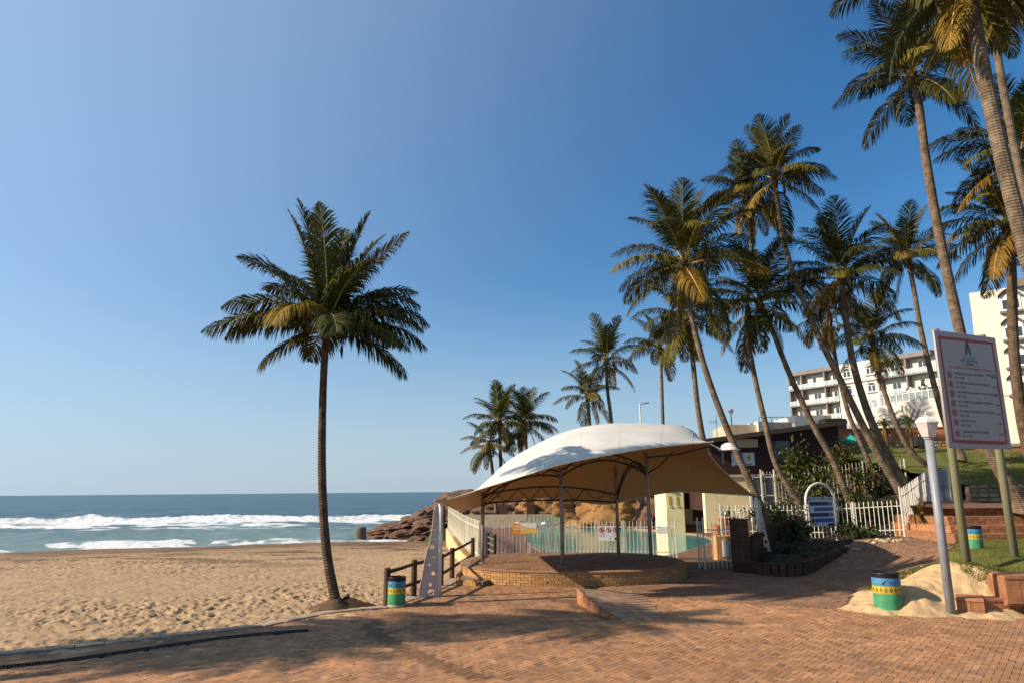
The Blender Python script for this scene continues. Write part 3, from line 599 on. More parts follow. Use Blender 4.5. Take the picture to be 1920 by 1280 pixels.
blades('edge_grass_blades', np.concatenate([scatter(EDGE, 2500, zm), scatter([(p.x, p.y) for p in (G(1800, 1064, .88), G(1870, 1074, .82), G(1905, 1072, .86), G(1900, 1058, .9), G(1800, 1056, .92))], 2200, zm), scatter([(p.x, p.y) for p in (G(1622, 1121, .05), G(1640, 1121, .05), G(1642, 1106, .1), G(1625, 1109, .1))], 500, zm)]), .12, md, .7)

KP = [(p.x, p.y) for p in KERB]+[(20, 30), (20, 4)]
def zd(X, Y): s_ = sdist(X, Y, KP); return -.006+.016*fbm(X, Y, .9, 4)*np.clip(1.4-s_/1.2, 0, 1)-.02*np.clip(s_/1.3, 0, 1.5)+.004*vnoise(X, Y, 6)
sheet('drift_sand', np.arange(-11.5, -1.6, .06), np.arange(10.5, 28, .06), lambda X, Y: np.where(sdist(X, Y, KP) > .33, zd(X, Y), -2.9), M["sand_mound"])

# ------------------------------------------------------------------ podium and canopy
pod = thing('round_podium', 'low round brick podium with paved top under the canopy', 'podium', (POD_C[0], POD_C[1], 0))
pm = MB(); NP = 72
pm.prism([pod_pt(2*math.pi*k/NP, .992) for k in range(NP)], -.1, POD_Z-.03); pm.build('core', M['mortar'], pod)
perim = [Vector((*pod_pt(2*math.pi*k/360), 0)) for k in range(361)]
bm_ = MB(); bm_.box(-.109, .109, -.045, .045, -.036, .036); bme = bm_.mesh('brick', M['face_brick'])
for cse in range(5):
    for i, (p, q) in enumerate(zip(resample(perim, .23)[:-1], resample(perim, .23)[1:])):
        d = (q-p).normalized()
        if cse % 2: p = p+d*.115; q = q+d*.115
        mid = (p+q)/2
        if mid.y > POD_C[1]+.6: continue
        inst('brick', bme, pod, (mid.x-d.y*-.0+random.gauss(0, .003), mid.y+random.gauss(0, .003), .045+cse*.081), math.atan2(d.y, d.x))
cop = MB(); n_ = 96
for k in range(n_):
    pass
cv = []; cf = []
for k in range(n_):
    a = 2*math.pi*k/n_
    for kk, z in ((1.012, POD_Z-.03), (1.02, POD_Z-.012), (1.012, POD_Z+.004), (.93, POD_Z+.006)): p = pod_pt(a, kk); cv.append((p[0], p[1], z))
for k in range(n_):
    for j in range(3): a = k*4+j; b = ((k+1) % n_)*4+j; cf.append((a, b, b+1, a+1))
cop.add(cv, cf); cop.build('coping', M['coping'], pod)
X, Y, A = herring(-2, 6.6, 22, 29.5, R(20), .105); k = in_pod(X, Y, .95); bricks_mesh('top_bricks', X[k], Y[k], A[k], .21, .105, np.full(k.sum(), POD_Z), M['paver'], pod, tmin=.55, tmax=.8)
# lower left tier
lt = MB(); pts = [G(858, 1096), G(905, 1099), Vector((-.2, 24.6, 0)), Vector((-1.9, 25.5, 0))]
lt.prism([(p.x, p.y) for p in pts], -.05, .135); lt.build('lower_tier', M['mortar'], pod)
for a, b in ((pts[0], pts[1]), (pts[3], pts[0])):
    L = (b-a).length; d = (b-a).normalized(); n = int(L/.23)
    for c in range(2):
        for i in range(n): q = a+d*(.23*(i+.5)+(.1 if c else 0)); q = q+Vector((d.y, -d.x, 0))*.01; inst('brick', bme, pod, (q.x, q.y, .045+c*.081), math.atan2(d.y, d.x))

can = thing('shade_canopy', 'white tensile shade canopy on steel posts over the round brick podium', 'canopy', (2.3, 25.5, POD_Z))
P1 = G(905, 1055, POD_Z); P2 = G(1055, 1063, POD_Z); P3 = G(1221, 1053, POD_Z); P4 = G(1160, 1041, POD_Z)
front = [D(821, 940, 20.7), D(868, 927, 21.6), D(905, 914, 21.8), D(960, 897, 21.4), D(1053, 869, 20.9), D(1130, 853, 20.9), D(1218, 838, 21.3), D(1290, 831, 21.9), D(1337, 827, 22.4)]
ridge = [D(823, 941, 20.9), D(880, 935, 24.2), D(912, 905, 25.0), D(962, 860, 25.4), D(1050, 817, 25.4), D(1130, 803, 25.6), D(1218, 804, 25.8), D(1290, 814, 26.2), D(1338, 862, 27.0)]
back = [D(866, 957, 27.0), D(880, 953, 27.2), D(906, 947, 27.6), D(960, 936, 28.2), D(1040, 932, 28.7), D(1130, 944, 28.8), D(1190, 934, 29.0), D(1270, 921, 29.4), D(1412, 928, 30.0)]
left_in = [0.55, .2, .1, 0, 0, 0, 0, 0, 0]
def memb(u, v):
    def ev(c):
        f = u*(len(c)-1); i = min(int(f), len(c)-2); t = f-i
        p0 = c[max(i-1, 0)]; p1 = c[i]; p2 = c[i+1]; p3 = c[min(i+2, len(c)-1)]
        return 0.5*((2*p1)+(-p0+p2)*t+(2*p0-5*p1+4*p2-p3)*t*t+(-p0+3*p1-3*p2+p3)*t**3)
    a, r, b = ev(front), ev(ridge), ev(back)
    return a*(2*(v-.5)*(v-1))+r*(4*v*(1-v))+b*(2*v*(v-.5))
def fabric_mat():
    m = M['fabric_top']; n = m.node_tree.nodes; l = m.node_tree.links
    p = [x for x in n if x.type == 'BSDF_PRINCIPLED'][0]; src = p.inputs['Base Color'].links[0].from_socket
    g = n.new('ShaderNodeNewGeometry'); q = n.new('ShaderNodeMix'); q.data_type = 'RGBA'; l.new(g.outputs['Backfacing'], q.inputs[0]); l.new(src, q.inputs[6]); q.inputs[7].default_value = (0.52, 0.31, 0.12, 1)  # back face painted brown for warm light bounced off the bricks; fabric is off-white
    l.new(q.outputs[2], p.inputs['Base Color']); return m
NU, NV = 90, 36
mv = [memb(i/NU, j/NV) for i in range(NU+1) for j in range(NV+1)]
fm = MB(); fm.add(mv, [(i*(NV+1)+j, (i+1)*(NV+1)+j, (i+1)*(NV+1)+j+1, i*(NV+1)+j+1) for i in range(NU) for j in range(NV)])
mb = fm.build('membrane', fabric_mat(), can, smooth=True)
hem = MB()
for vv in (0.0, 1.0): hem.tube([memb(i/60, vv)-Vector((0, 0, .012)) for i in range(61)], .022, 6)
hem.tube([memb(1, j/20) for j in range(21)], .022, 6); hem.tube([memb(0, j/20) for j in range(21)], .022, 6)
hem.build('edge_cable', M['cream_paint'], can, smooth=True)
seam = MB()
for k in range(1, 9): seam.tube([memb(k/9+.002, j/24)+Vector((0, -.002, .001)) for j in range(25)], .006, 4)
seam.build('seam', M['fabric_top'], mb, smooth=True)
tops = [D(906, 922, P1.y).z, D(1053, 876, P2.y).z, D(1218, 846, P3.y).z, D(1157, 872, P4.y).z]
for P, tz_ in zip((P1, P2, P3, P4), tops):
    po = MB(); po.tube([(P.x, P.y, POD_Z), (P.x, P.y, tz_)], .062, 14); o = po.build('post', M['post_steel'], can, smooth=True)
    pl = MB(); pl.lathe((P.x, P.y, POD_Z), [(.13, .0), (.13, .02), (.075, .025)], 16); pl.build('base_plate', M['post_steel'], o)
def truss(A, B, za, zb, rise, dep, n=8):
    t = MB(); lo = []; hi = []
    for i in range(n+1):
        f = i/n; p = A.lerp(B, f); z = za+(zb-za)*f; arch = 4*f*(1-f)
        lo.append(Vector((p.x, p.y, z+rise*arch))); hi.append(Vector((p.x, p.y, z+rise*arch*.75+dep*(.55+.45*arch))))
    t.tube(lo, .030, 8); t.tube(hi, .030, 8)
    for i in range(n):
        a, b = (lo[i], hi[i+1]) if i % 2 == 0 else (hi[i], lo[i+1]); t.tube([a, b], .015, 6)
    return t.build('truss', M['dark_metal'], can, smooth=True)
truss(P2, P3, D(1053, 893, P2.y).z, D(1218, 890, P3.y).z, .52, .34, 10)
truss(P1, P2, D(906, 935, P1.y).z, D(1053, 893, P2.y).z, .32, .30, 8)
truss(P1, P4, D(906, 943, P1.y).z, D(1157, 941, P4.y).z, .10, .50, 12)
truss(P3, P4, D(1218, 893, P3.y).z, D(1157, 938, P4.y).z, .75, .34, 10)
for (c0, r0) in ((Vector((P1.x, P1.y, tops[0]-.5)), D(965, 893, 23.8)), (Vector((P3.x, P3.y, tops[2]-.75)), D(1262, 846, 24.2)), (Vector((P3.x, P3.y, tops[2]-.2)), D(1330, 836, 24.0))):
    st = MB(); mid = (c0+r0)/2+Vector((0, 0, -.08)); st.tube([c0, mid, r0], .024, 8); st.build('strut', M['dark_metal'], can, smooth=True)
# white conical lamp at the high corner
lc = D(1366, 838, 24.2); cl = thing('canopy_lamp', 'white shallow cone lamp at the high corner of the canopy', 'lamp', lc)
q = MB(); q.lathe((lc.x, lc.y, lc.z), [(.36, -.10), (.35, -.07), (.28, -.05), (.22, .08), (.10, .15), (.03, .16)], 24); q.build('shade', M['white_paint'], cl, smooth=True)
q = MB(); e_ = D(1335, 829, 24.0); q.tube([(e_.x-.15, e_.y, e_.z), (lc.x-.3, lc.y, lc.z-.05), (lc.x, lc.y, lc.z+.02)], .03, 8); q.build('bracket', M['white_paint'], cl)
q = MB(); q.tube([(lc.x-.22, lc.y, lc.z-.12), (lc.x-.22, lc.y, lc.z-.52)], .03, 8); q.build('stem', M['grey_metal'], cl)

# anchor fins
def fin(base, label, outline, holes, pole_x, H, ang, ties):
    d = Vector((math.cos(ang), math.sin(ang), 0)); t = thing('anchor_mast', label, 'mast', base, 'finned canopy anchor masts')
    xf = frame(base, d); plate('fin_plate', outline, holes, .02, M['fin_metal'], t, xf)
    p = MB(); c = base+d*pole_x; p.tube([(c.x, c.y, base.z-.05), (c.x, c.y, base.z+H)], .06, 12); p.build('pole', M['white_paint'], t, smooth=True)
    p = MB(); mn, mxx = min(o[0] for o in outline), max(o[0] for o in outline); p.obox(base+d*(mn-.04), base+d*(mxx+.12), base.z-.02, base.z+.02, .22); p.build('base_plate', M['grey_metal'], t)
    q = MB()
    for e in ties: q.tube([(c.x, c.y, base.z+H-.04), e], .014, 6)
    q.build('tie_cable', M['steel'], t)
ml = G(800, 1119); u = 1/ (F/20.9)
o1 = [(-.24, 0), (.10, 0), (.12, .17), (.24, .17), (.25, 0), (.33, 0), (.33, 2.42), (.27, 2.46), (.20, 2.40), (.16, 2.25), (.13, 1.85), (.06, 1.45), (-.03, 1.18), (-.09, .9), (-.13, .62), (-.20, .3)]
o1 = [(-.24, 0), (.33, 0), (.33, 2.42), (.27, 2.46), (.20, 2.40), (.16, 2.25), (.13, 1.85), (.06, 1.45), (-.03, 1.18), (-.09, .9), (-.13, .62), (-.20, .3)]
h1 = [circ(.09, .33, .045), circ(.17, .62, .055, 12), circ(.06, .84, .03, 10), circ(.18, 1.02, .04), circ(.12, 1.33, .065), circ(.20, 1.52, .03, 10), circ(.17, 1.78, .045), circ(.22, 2.0, .022, 8), rrect(.03, .20, .05, .2, .06)]
fin(Vector((ml.x, ml.y, 0)), 'pale finned anchor mast with round holes beside the log railing', o1, h1, .36, 2.5, R(24), [memb(0, 0)])
o2 = [(-.12, 0), (-.12, 1.98), (-.02, 1.98), (.02, 1.9), (.06, 1.4), (.12, 1.05), (.22, .55), (.32, .1), (.32, 0)]
h2 = [circ(.09, .17, .085), circ(.13, .44, .065), circ(.06, .68, .06), circ(.06, .92, .042), circ(.03, 1.12, .028, 10), circ(-.02, 1.35, .018, 8)]
fin(MASTR, 'pale finned anchor mast with graded holes standing in shade by the brick pillar', o2, h2, -.15, 2.05, R(14), [memb(1, 1)])

# ------------------------------------------------------------------ log railing
rail = thing('log_railing', 'brown log post and rail fence between beach sand and paving', 'railing', G(775, 1118))
RP = [(724, 1136, .93), (775, 1118, .98), (826, 1098, .95), (847, 1084, .98), (886, 1056, 1.0)]
rp = []
for (x, y, h) in RP:
    p = G(x, y); rp.append((p, h)); q = MB(); q.tube([(p.x, p.y, -.1), (p.x+.01, p.y, h-.02), (p.x+.01, p.y, h)], [.088, .082, .07], 12); q.build('post', M['wood'], rail, smooth=False)
for (a, ha), (b, hb) in zip(rp[:-1], rp[1:]):
    for k in (.88, .36): q = MB(); m_ = (a+b)/2; q.tube([(a.x, a.y, ha*k), (m_.x, m_.y, (ha+hb)/2*k-.01), (b.x, b.y, hb*k)], [.05, .047, .045], 8); q.build('rail', M['wood'], rail)
q0 = G(921, 1048, .1); lst = thing('slatted_bollard_pair', 'pair of dark timber posts with white diagonal slats by the pool fence', 'post', q0)
for dx in (-.14, .14): q = MB(); q.tube([(q0.x+dx, q0.y, -.05), (q0.x+dx, q0.y, 1.15 if dx < 0 else 1.08)], .07, 10); q.build('post', M['wood'], lst)
for k in range(4): q = MB(); q.tube([(q0.x-.14, q0.y-.06, .28+k*.24), (q0.x+.1, q0.y-.06, .16+k*.24)], .03, 6); q.build('slat', M['white_paint'], lst)

# ------------------------------------------------------------------ fences
def fence(label, pts, h, sp, group='white palisade fences round the pool', post_h=None, mtl='white_paint', w_=.022, post_every=2.4, rails=(.16, .82), posts=True, wide=False, name='palisade_fence', th_=.02):
    pts = [Vector(p) for p in pts]; t = thing(name, label, 'fence', pts[0], group)
    pk = MB(); hw = w_/2; pk.box(-hw, hw, -th_/2, th_/2, 0, h-.06); pk.add([(-hw,-th_/2,h-.06),(hw,-th_/2,h-.06),(hw,th_/2,h-.06),(-hw,th_/2,h-.06),(0,0,h)], [(0,1,4),(1,2,4),(2,3,4),(3,0,4)])
    pme = pk.mesh('picket', M[mtl]); n = 0
    for a, b in zip(pts[:-1], pts[1:]):
        L = Vector((b.x-a.x, b.y-a.y, 0)).length; d = (b-a)/L; rz = math.atan2(d.y, d.x); k = max(1, int(L/sp))
        for i in range(k+1): p = a+d*(L*i/k); inst('picket', pme, t, (p.x, p.y, p.z+.04), rot=(random.gauss(0, .006), random.gauss(0, .008), rz))
        nrm = Vector((-d.y, d.x, 0)).normalized()*(th_/2+.017)
        for f in rails: q = MB(); q.tube([a+nrm+Vector((0, 0, .04+h*f)), b+nrm+Vector((0, 0, .04+h*f))], .018, 4); q.build('rail', M[mtl], t)
        if posts:
            m_ = max(1, round(L/post_every))
            for i in range(m_+1):
                if i == 0 and n: continue
                p = a+d*(L*i/m_); q = MB(); ph = post_h or h+.05; q.box(p.x-.028, p.x+.028, p.y-.028, p.y+.028, p.z-.1, p.z+ph); q.build('post', M[mtl], t)
        n += 1
    return t
fence('white palisade pool fence behind the canopy posts', [(-1.15, 31.0, .0), (2.5, 31.2, .0), (6.75, 30.6, .0)], 1.52, .155)
gt = G(1312, 1064); fence('white palisade gate section between the podium and the brick pillar', [(gt.x, gt.y, 0), (gt.x+.12, gt.y-.35, 0), (gt.x+1.25, gt.y-.75, 0)], 1.62, .145, post_h=1.8, post_every=3)
fence('long sunlit palisade fence on the plastered sea wall, seen end on', [(-1.35, 29.2, .05), (-2.4, 36, .05), (-5.0, 56, .1)], 1.58, .15, mtl='cream_paint', w_=.06, post_every=3)
fence('white palisade fence behind the arched blue sign', [(9.4, 33.2, .72), (12.6, 31.2, .72), (FC.x, FC.y, FC.z-.05)], 1.38, .17, mtl='white_paint', post_every=2.2)
e3 = G(1757, 947, 2.0); fence('white palisade fence climbing the slope right of the tall corner post', [(FC.x+.02, FC.y+.05, FC.z-.02), (e3.x, e3.y, 2.0)], 1.75, .16, post_h=1.88, post_every=9)
gp = thing('slope_gate', 'narrow white sheet metal gate panel at the top end of the sloping fence', 'gate', e3)
q = MB()
for i in range(7): q.box(e3.x+.05+i*.085, e3.x+.122+i*.085, e3.y-.012, e3.y+.012, 1.95, 3.62)
q.build('sheet', M['grey_metal'], gp); q = MB(); q.box(e3.x+.66, e3.x+.74, e3.y-.04, e3.y+.04, 1.9, 3.75); q.build('post', M['white_paint'], gp)
fence('upper palisade fence below the dark brick clubhouse', [(13.0, 37.6, 1.9), (18.5, 38.2, 2.4), (20.4, 37.6, 2.5)], 1.75, .19, mtl='cream_paint', post_every=3)
# corrugated sheet panel
q0 = D(1408, 938, 37.0); q1 = D(1443, 938, 37.0); cpn = thing('corrugated_screen', 'grey corrugated sheet screen left of the upper fence', 'screen', (q0.x, 37, 2.0))
zt_ = D(1420, 889, 37).z; NN = 40; cv = []; 
for i in range(NN+1):
    x = q0.x+(q1.x-q0.x+.25)*i/NN; y = 37+.03*math.sin(i*1.9); cv += [(x, y, 1.4), (x, y, zt_)]
q = MB(); q.add(cv, [(2*i, 2*i+2, 2*i+3, 2*i+1) for i in range(NN)]); o = q.build('sheet', M['grey_metal'], cpn); so = o.modifiers.new('s', 'SOLIDIFY'); so.thickness = .01
for z in (1.55, (1.4+zt_)/2, zt_-.15): q = MB(); q.box(q0.x, q1.x+.25, 36.9, 36.94, z, z+.05); q.build('rail', M['white_paint'], cpn)
for x in (q0.x-.05, (q0.x+q1.x)/2+.1, q1.x+.3): q = MB(); q.box(x-.035, x+.035, 36.86, 36.93, 1.2, zt_+.25); q.build('post', M['cream_paint'], cpn)

# ------------------------------------------------------------------ pool
wall = thing('sea_wall', 'tan plastered wall with stepped bricks carrying the long palisade fence', 'wall', (-1.5, 29.5, 0))
wp = [Vector((-1.45, 29.0, 0)), Vector((-2.5, 36, 0)), Vector((-5.1, 57, 0))]
q = MB()
for a, b in zip(wp[:-1], wp[1:]): q.obox(a, b, -3, .03, .26)
q.build('plaster_face', M['pool_wall'], wall)
bb = MB(); bb.box(-.13, .13, -.09, .09, 0, .14); bbm = bb.mesh('brick', M['face_brick'])
for p in resample(wp, .62)[:26]: inst('brick', bbm, wall, (p.x-.05, p.y, .032), R(98))
POOL = [(p.x, p.y) for p in smoothline([G(*p) for p in ((1010, 978), (985, 992), (985, 1010), (1005, 1026), (1060, 1041), (1150, 1046), (1240, 1040), (1300, 1027), (1338, 1012), (1320, 1001), (1280, 996), (1200, 989), (1120, 982), (1010, 978))], 6)]
dk = MB(); DECK = [(-1.3, 30.4), (-2.4, 36), (-5.0, 60), (14, 60), (14, 38), (8.5, 31.5), (7.5, 27.6), (6.8, 27.4), (6, 30.4)]
def mk_deck():
    xs = np.arange(-6, 15, .2); ys = np.arange(27, 61, .2); X, Y = np.meshgrid(xs[:-1]+.1, ys[:-1]+.1)
    k = inpoly(X, Y, DECK) & (sdist(X, Y, POOL) < .0); ii, jj = np.nonzero(k); nx = len(xs)
    VX, VY = np.meshgrid(xs, ys); V = np.stack([VX.ravel(), VY.ravel(), np.full(VX.size, -.05)], 1); a = ii*nx+jj
    o = np_mesh('pool_deck', V, np.stack([a, a+1, a+nx+1, a+nx], 1), M['deck']); o['kind'] = 'structure'; return o
M['deck'] = mat('deck_brick', (0.24, 0.12, 0.07), (0.17, 0.085, 0.05), 2, 0.8, 0.5, 30)
_n = M['deck'].node_tree; bt = _n.nodes.new('ShaderNodeTexBrick'); bt.inputs['Scale'].default_value = 2.3; bt.inputs['Mortar Size'].default_value = .03
bt.inputs['Color1'].default_value = (1, 1, 1, 1); bt.inputs['Color2'].default_value = (.75, .75, .75, 1); bt.inputs['Mortar'].default_value = (.4, .4, .4, 1)
_tc = [x for x in _n.nodes if x.type == 'TEX_COORD'][0]; _n.links.new(_tc.outputs['Object'], bt.inputs[0]); _p = [x for x in _n.nodes if x.type == 'BSDF_PRINCIPLED'][0]
_s = _p.inputs['Base Color'].links[0].from_socket; _q = _n.nodes.new('ShaderNodeMix'); _q.data_type = 'RGBA'; _q.blend_type = 'MULTIPLY'; _q.inputs[0].default_value = 1
_n.links.new(_s, _q.inputs[6]); _n.links.new(bt.outputs[0], _q.inputs[7]); _n.links.new(_q.outputs[2], _p.inputs['Base Color'])
mk_deck()
def water_mat():
    m = mat('pool_water', (0.10, 0.34, 0.30), (0.06, 0.26, 0.23), .3, 0.06, 0.25, 2.2, spec=0.5, bdist=0.05); return m
q = MB(); q.prism(POOL, -1.6, -.11); o = q.build('pool_water', water_mat()); o['kind'] = 'structure'
rim = thing('swimming_pool', 'brick edged rim round the curved swimming pool', 'pool', (POOL[0][0], POOL[0][1], 0)); q = MB()
for a, b in zip(POOL, POOL[1:]+POOL[:1]):
    if (Vector(a)-Vector(b)).length > 1e-4: q.obox(a, b, -.45, -.04, .12)
q.build('tile_ring', mat('pool_tile', (0.30, 0.19, 0.12), (0.22, 0.13, 0.08), 5, .6), rim)
for i, (lab, cx, cy) in enumerate((('bent steel pool ladder rails behind the orange sign, left one', 962, 1000), ('bent steel pool ladder rails just right of the orange sign', 1010, 1002))):
    b0 = G(cx, 1040); r_ = thing('pool_ladder', lab, 'ladder', (b0.x, 34, 0), 'pool ladders')
    for dx in (0, .5):
        z0 = -.1; x0 = (cx-960)/F*33.4+dx*.15
        q = MB(); q.tube([(x0+dx*.1, 33+dx, -.1), (x0+dx*.1, 33+dx, 1.25)]+[(x0+dx*.1+.2*(1-math.cos(R(a))), 33+dx, 1.25+.22*math.sin(R(a))) for a in range(20, 181, 20)]+[(x0+dx*.1+.4, 33+dx, .2)], .022, 8); q.build('handrail', M['steel'], r_, smooth=True)
lad = thing('pool_ladder', 'chrome hoop ladder rails above the dark brick pillar', 'ladder', D(1375, 975, 33.0), 'pool ladders')
for x in (1360, 1384):
    c0 = D(x, 975, 33); q = MB(); q.tube([(c0.x, 33, .4), (c0.x, 33, c0.z+.25)]+[(c0.x+.23*(1-math.cos(R(a))), 33, c0.z+.25+.2*math.sin(R(a))) for a in range(20, 181, 20)]+[(c0.x+.46, 33, .4)], .022, 8); q.build('handrail', M['steel'], lad, smooth=True)

# signs on the fence
def board(name, label, cat, c0, c1, z0, z1, m, parts, group=None):
    c0 = Vector(c0); c1 = Vector(c1); t = thing(name, label, cat, (c0.x, c0.y, z0), group); d = c1-c0; W = d.length; xf = frame((c0.x, c0.y, z0), d)
    plate('board', [(0, 0), (W, 0), (W, z1-z0), (0, z1-z0)], [], .012, m, t, xf); xf2 = xf @ Matrix.Translation((0, 0, .008)); parts(t, xf2, W, z1-z0); return t
def p_or(t, x, W, H):
    plate('amber_field', [(W*.33, H*.02), (W*.99, H*.02), (W*.99, H*.42), (W*.7, H*.55), (W*.3, H*.72)], [], .002, M['amber'], t, x)
    plate('pale_field', [(W*.28, H*.98), (W*.98, H*.98), (W*.98, H*.45), (W*.82, H*.52), (W*.5, H*.66), (W*.34, H*.8)], [], .002, M['pale'], t, x @ Matrix.Translation((0, 0, .002)))
    for k, (yy, ww) in enumerate(((.68, .3), (.52, .42), (.36, .36))): plate('text_line', [(W*.09, H*yy), (W*(.09+ww), H*yy), (W*(.09+ww), H*(yy+.06)), (W*.09, H*(yy+.06))], [], .002, M['letter_white'], t, x @ Matrix.Translation((0, 0, .004)))
a = D(961, 997, 30.9); b = D(1007, 997, 30.9); board('pool_notice', 'orange and white landscape notice on the pool fence', 'sign', (a.x, 30.95, 0), (b.x, 30.97, 0), D(980, 1000, 30.9).z, D(980, 979.5, 30.9).z, M['orange'], p_or)
def p_no(t, x, W, H):
    for k in range(3):
        cx = W*(.17+.33*k); plate('panel', rrect(cx-W*.145, cx+W*.145, H*.3, H*.98, .02), [], .002, M['pink'] if k != 1 else M['pale'], t, x)
        o, i = ring2d(cx, H*.74, W*.12, W*.028); x2 = x @ Matrix.Translation((0, 0, .003)); plate('prohibition_ring', o, [i], .002, M['sign_red'], t, x2)
        plate('pictogram', [(cx-W*.02, H*.62), (cx+W*.02, H*.62), (cx+W*.03, H*.8), (cx, H*.86), (cx-W*.03, H*.8)], [], .002, M['ink'], t, x2)
        plate('slash', [(cx-W*.085, H*.80), (cx-W*.07, H*.83), (cx+W*.085, H*.68), (cx+W*.07, H*.65)], [], .002, M['sign_red'], t, x2 @ Matrix.Translation((0, 0, .002)))
    plate('emblem', circ(W*.55, H*.15, W*.03, 10), [], .002, M['ink'], t, x); plate('logo_block', [(W*.76, H*.05), (W*.97, H*.05), (W*.97, H*.22), (W*.76, H*.22)], [], .002, M['ink'], t, x)
a = D(1122, 1013, 30.9); b = D(1162, 1013, 30.9); board('prohibition_sign', 'white fence notice with three red prohibition circles', 'sign', (a.x, 30.9, 0), (b.x, 30.9, 0), a.z, D(1122, 985.5, 30.9).z, M['pale'], p_no)
a = D(1232, 1000, 30.6); b = D(1252, 1000, 30.6); board('blank_notice', 'small blank white notice on the pool fence near the cream building', 'sign', (a.x, 30.6, 0), (b.x, 30.57, 0), a.z, D(1232, 986, 30.6).z, M['pale'], lambda t, x, W, H: plate('header', [(W*.06, H*.9), (W*.4, H*.9), (W*.4, H*.95), (W*.06, H*.95)], [], .002, M['ink'], t, x))

# ------------------------------------------------------------------ brick pillar, shaded planter wall
def brick_box(name, label, cat, x0, x1, y0, y1, z0, z1, m='dark_brick', faces='fl', bl=.225, bh=.082, cap=True):
    t = thing(name, label, cat, ((x0+x1)/2, (y0+y1)/2, z0)); q = MB(); q.box(x0+.012, x1-.012, y0+.012, y1-.012, z0-.2, z1-.004); q.build('core', M['mortar'], t)
    bx = MB(); bx.box(-bl/2+.005, bl/2-.005, -.03, .03, -bh/2+.005, bh/2-.005); me = bx.mesh('brick', M[m]); nz = int((z1-z0)/bh)
    runs = []
    if 'f' in faces: runs.append((Vector((x0, y0+.03, 0)), Vector((x1, y0+.03, 0))))
    if 'l' in faces: runs.append((Vector((x0+.03, y1, 0)), Vector((x0+.03, y0, 0))))
    if 'r' in faces: runs.append((Vector((x1-.03, y0, 0)), Vector((x1-.03, y1, 0))))
    for a, b in runs:
        L = (b-a).length; n = max(1, round(L/bl)); d = (b-a)/L; sc = L/n/bl
        for c in range(nz):
            for i in range(n): p = a+d*((i+.5)*L/n); inst('brick', me, t, (p.x, p.y, z0+bh*(c+.5)), math.atan2(d.y, d.x), scale=(sc, 1, 1))
    if cap: q = MB(); q.box(x0-.02, x1+.02, y0-.02, y1+.02, z1-.004, z1+.05); q.build('cap', M[m], t)
    return t
pl = G(1382, 1073); PX0, PX1, PY = pl.x, pl.x+.52, pl.y
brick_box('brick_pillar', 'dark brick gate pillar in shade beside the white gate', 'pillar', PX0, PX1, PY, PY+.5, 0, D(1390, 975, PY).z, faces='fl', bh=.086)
def wallrun(name, label, pts, h, m, t=.24, zb=None, parent=None, cap=None, cat='wall'):
    th = thing(name, label, cat, pts[0]); q = MB()
    for i, (a, b) in enumerate(zip(pts[:-1], pts[1:])):
        d = (b-a); d.z = 0; d.normalize(); n = Vector((-d.y, d.x, 0))*t/2
        V = [a-n, b-n, b+n, a+n]; q.add([(p.x, p.y, p.z-.6) for p in V]+[(p.x, p.y, p.z+h) for p in V], [(3,2,1,0),(4,5,6,7),(0,1,5,4),(1,2,6,5),(2,3,7,6),(3,0,4,7)])
    q.build('wall_body', M[m], th)
    if cap:
        for a, b in zip(pts[:-1], pts[1:]):
            d = (b-a); L = Vector((d.x, d.y, 0)).length; n_ = max(1, int(L/.23)); d = d/L; nn = Vector((-d.y, d.x, 0)).normalized()
            for i in range(n_):
                p = a+d*((i+.5)*L/n_); r_ = MB(); r_.box(-.105, .105, -t/2-.02, t/2+.02, 0, .07)
                if not hasattr(wallrun, 'me'): wallrun.me = {}
                me = wallrun.me.setdefault((cap, t), r_.mesh('coping_brick', M[cap])); inst('coping_brick', me, th, (p.x, p.y, p.z+h), math.atan2(d.y, d.x))
    return th
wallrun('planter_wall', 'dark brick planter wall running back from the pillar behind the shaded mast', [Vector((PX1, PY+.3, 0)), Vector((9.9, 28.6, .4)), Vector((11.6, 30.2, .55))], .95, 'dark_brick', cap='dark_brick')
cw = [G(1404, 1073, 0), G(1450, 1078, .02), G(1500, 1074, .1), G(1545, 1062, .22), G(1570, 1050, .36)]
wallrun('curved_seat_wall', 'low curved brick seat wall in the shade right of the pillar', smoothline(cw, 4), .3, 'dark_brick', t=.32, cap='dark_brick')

B2 = [(PX1, PY+.2)]+[(p.x, p.y) for p in cw]+[(G(1600, 1030, .5).x, G(1600, 1030, .5).y), (12.6, 30.6), (11.6, 30.1), (9.9, 28.5)]
sheet('planter_soil', np.arange(7.8, 14, .1), np.arange(24, 31, .1), lambda X, Y: np.where(sdist(X, Y, B2) > -.05, T(X, Y)+.10+.03*fbm(X, Y, 1.5, 3), -1), M['soil'])

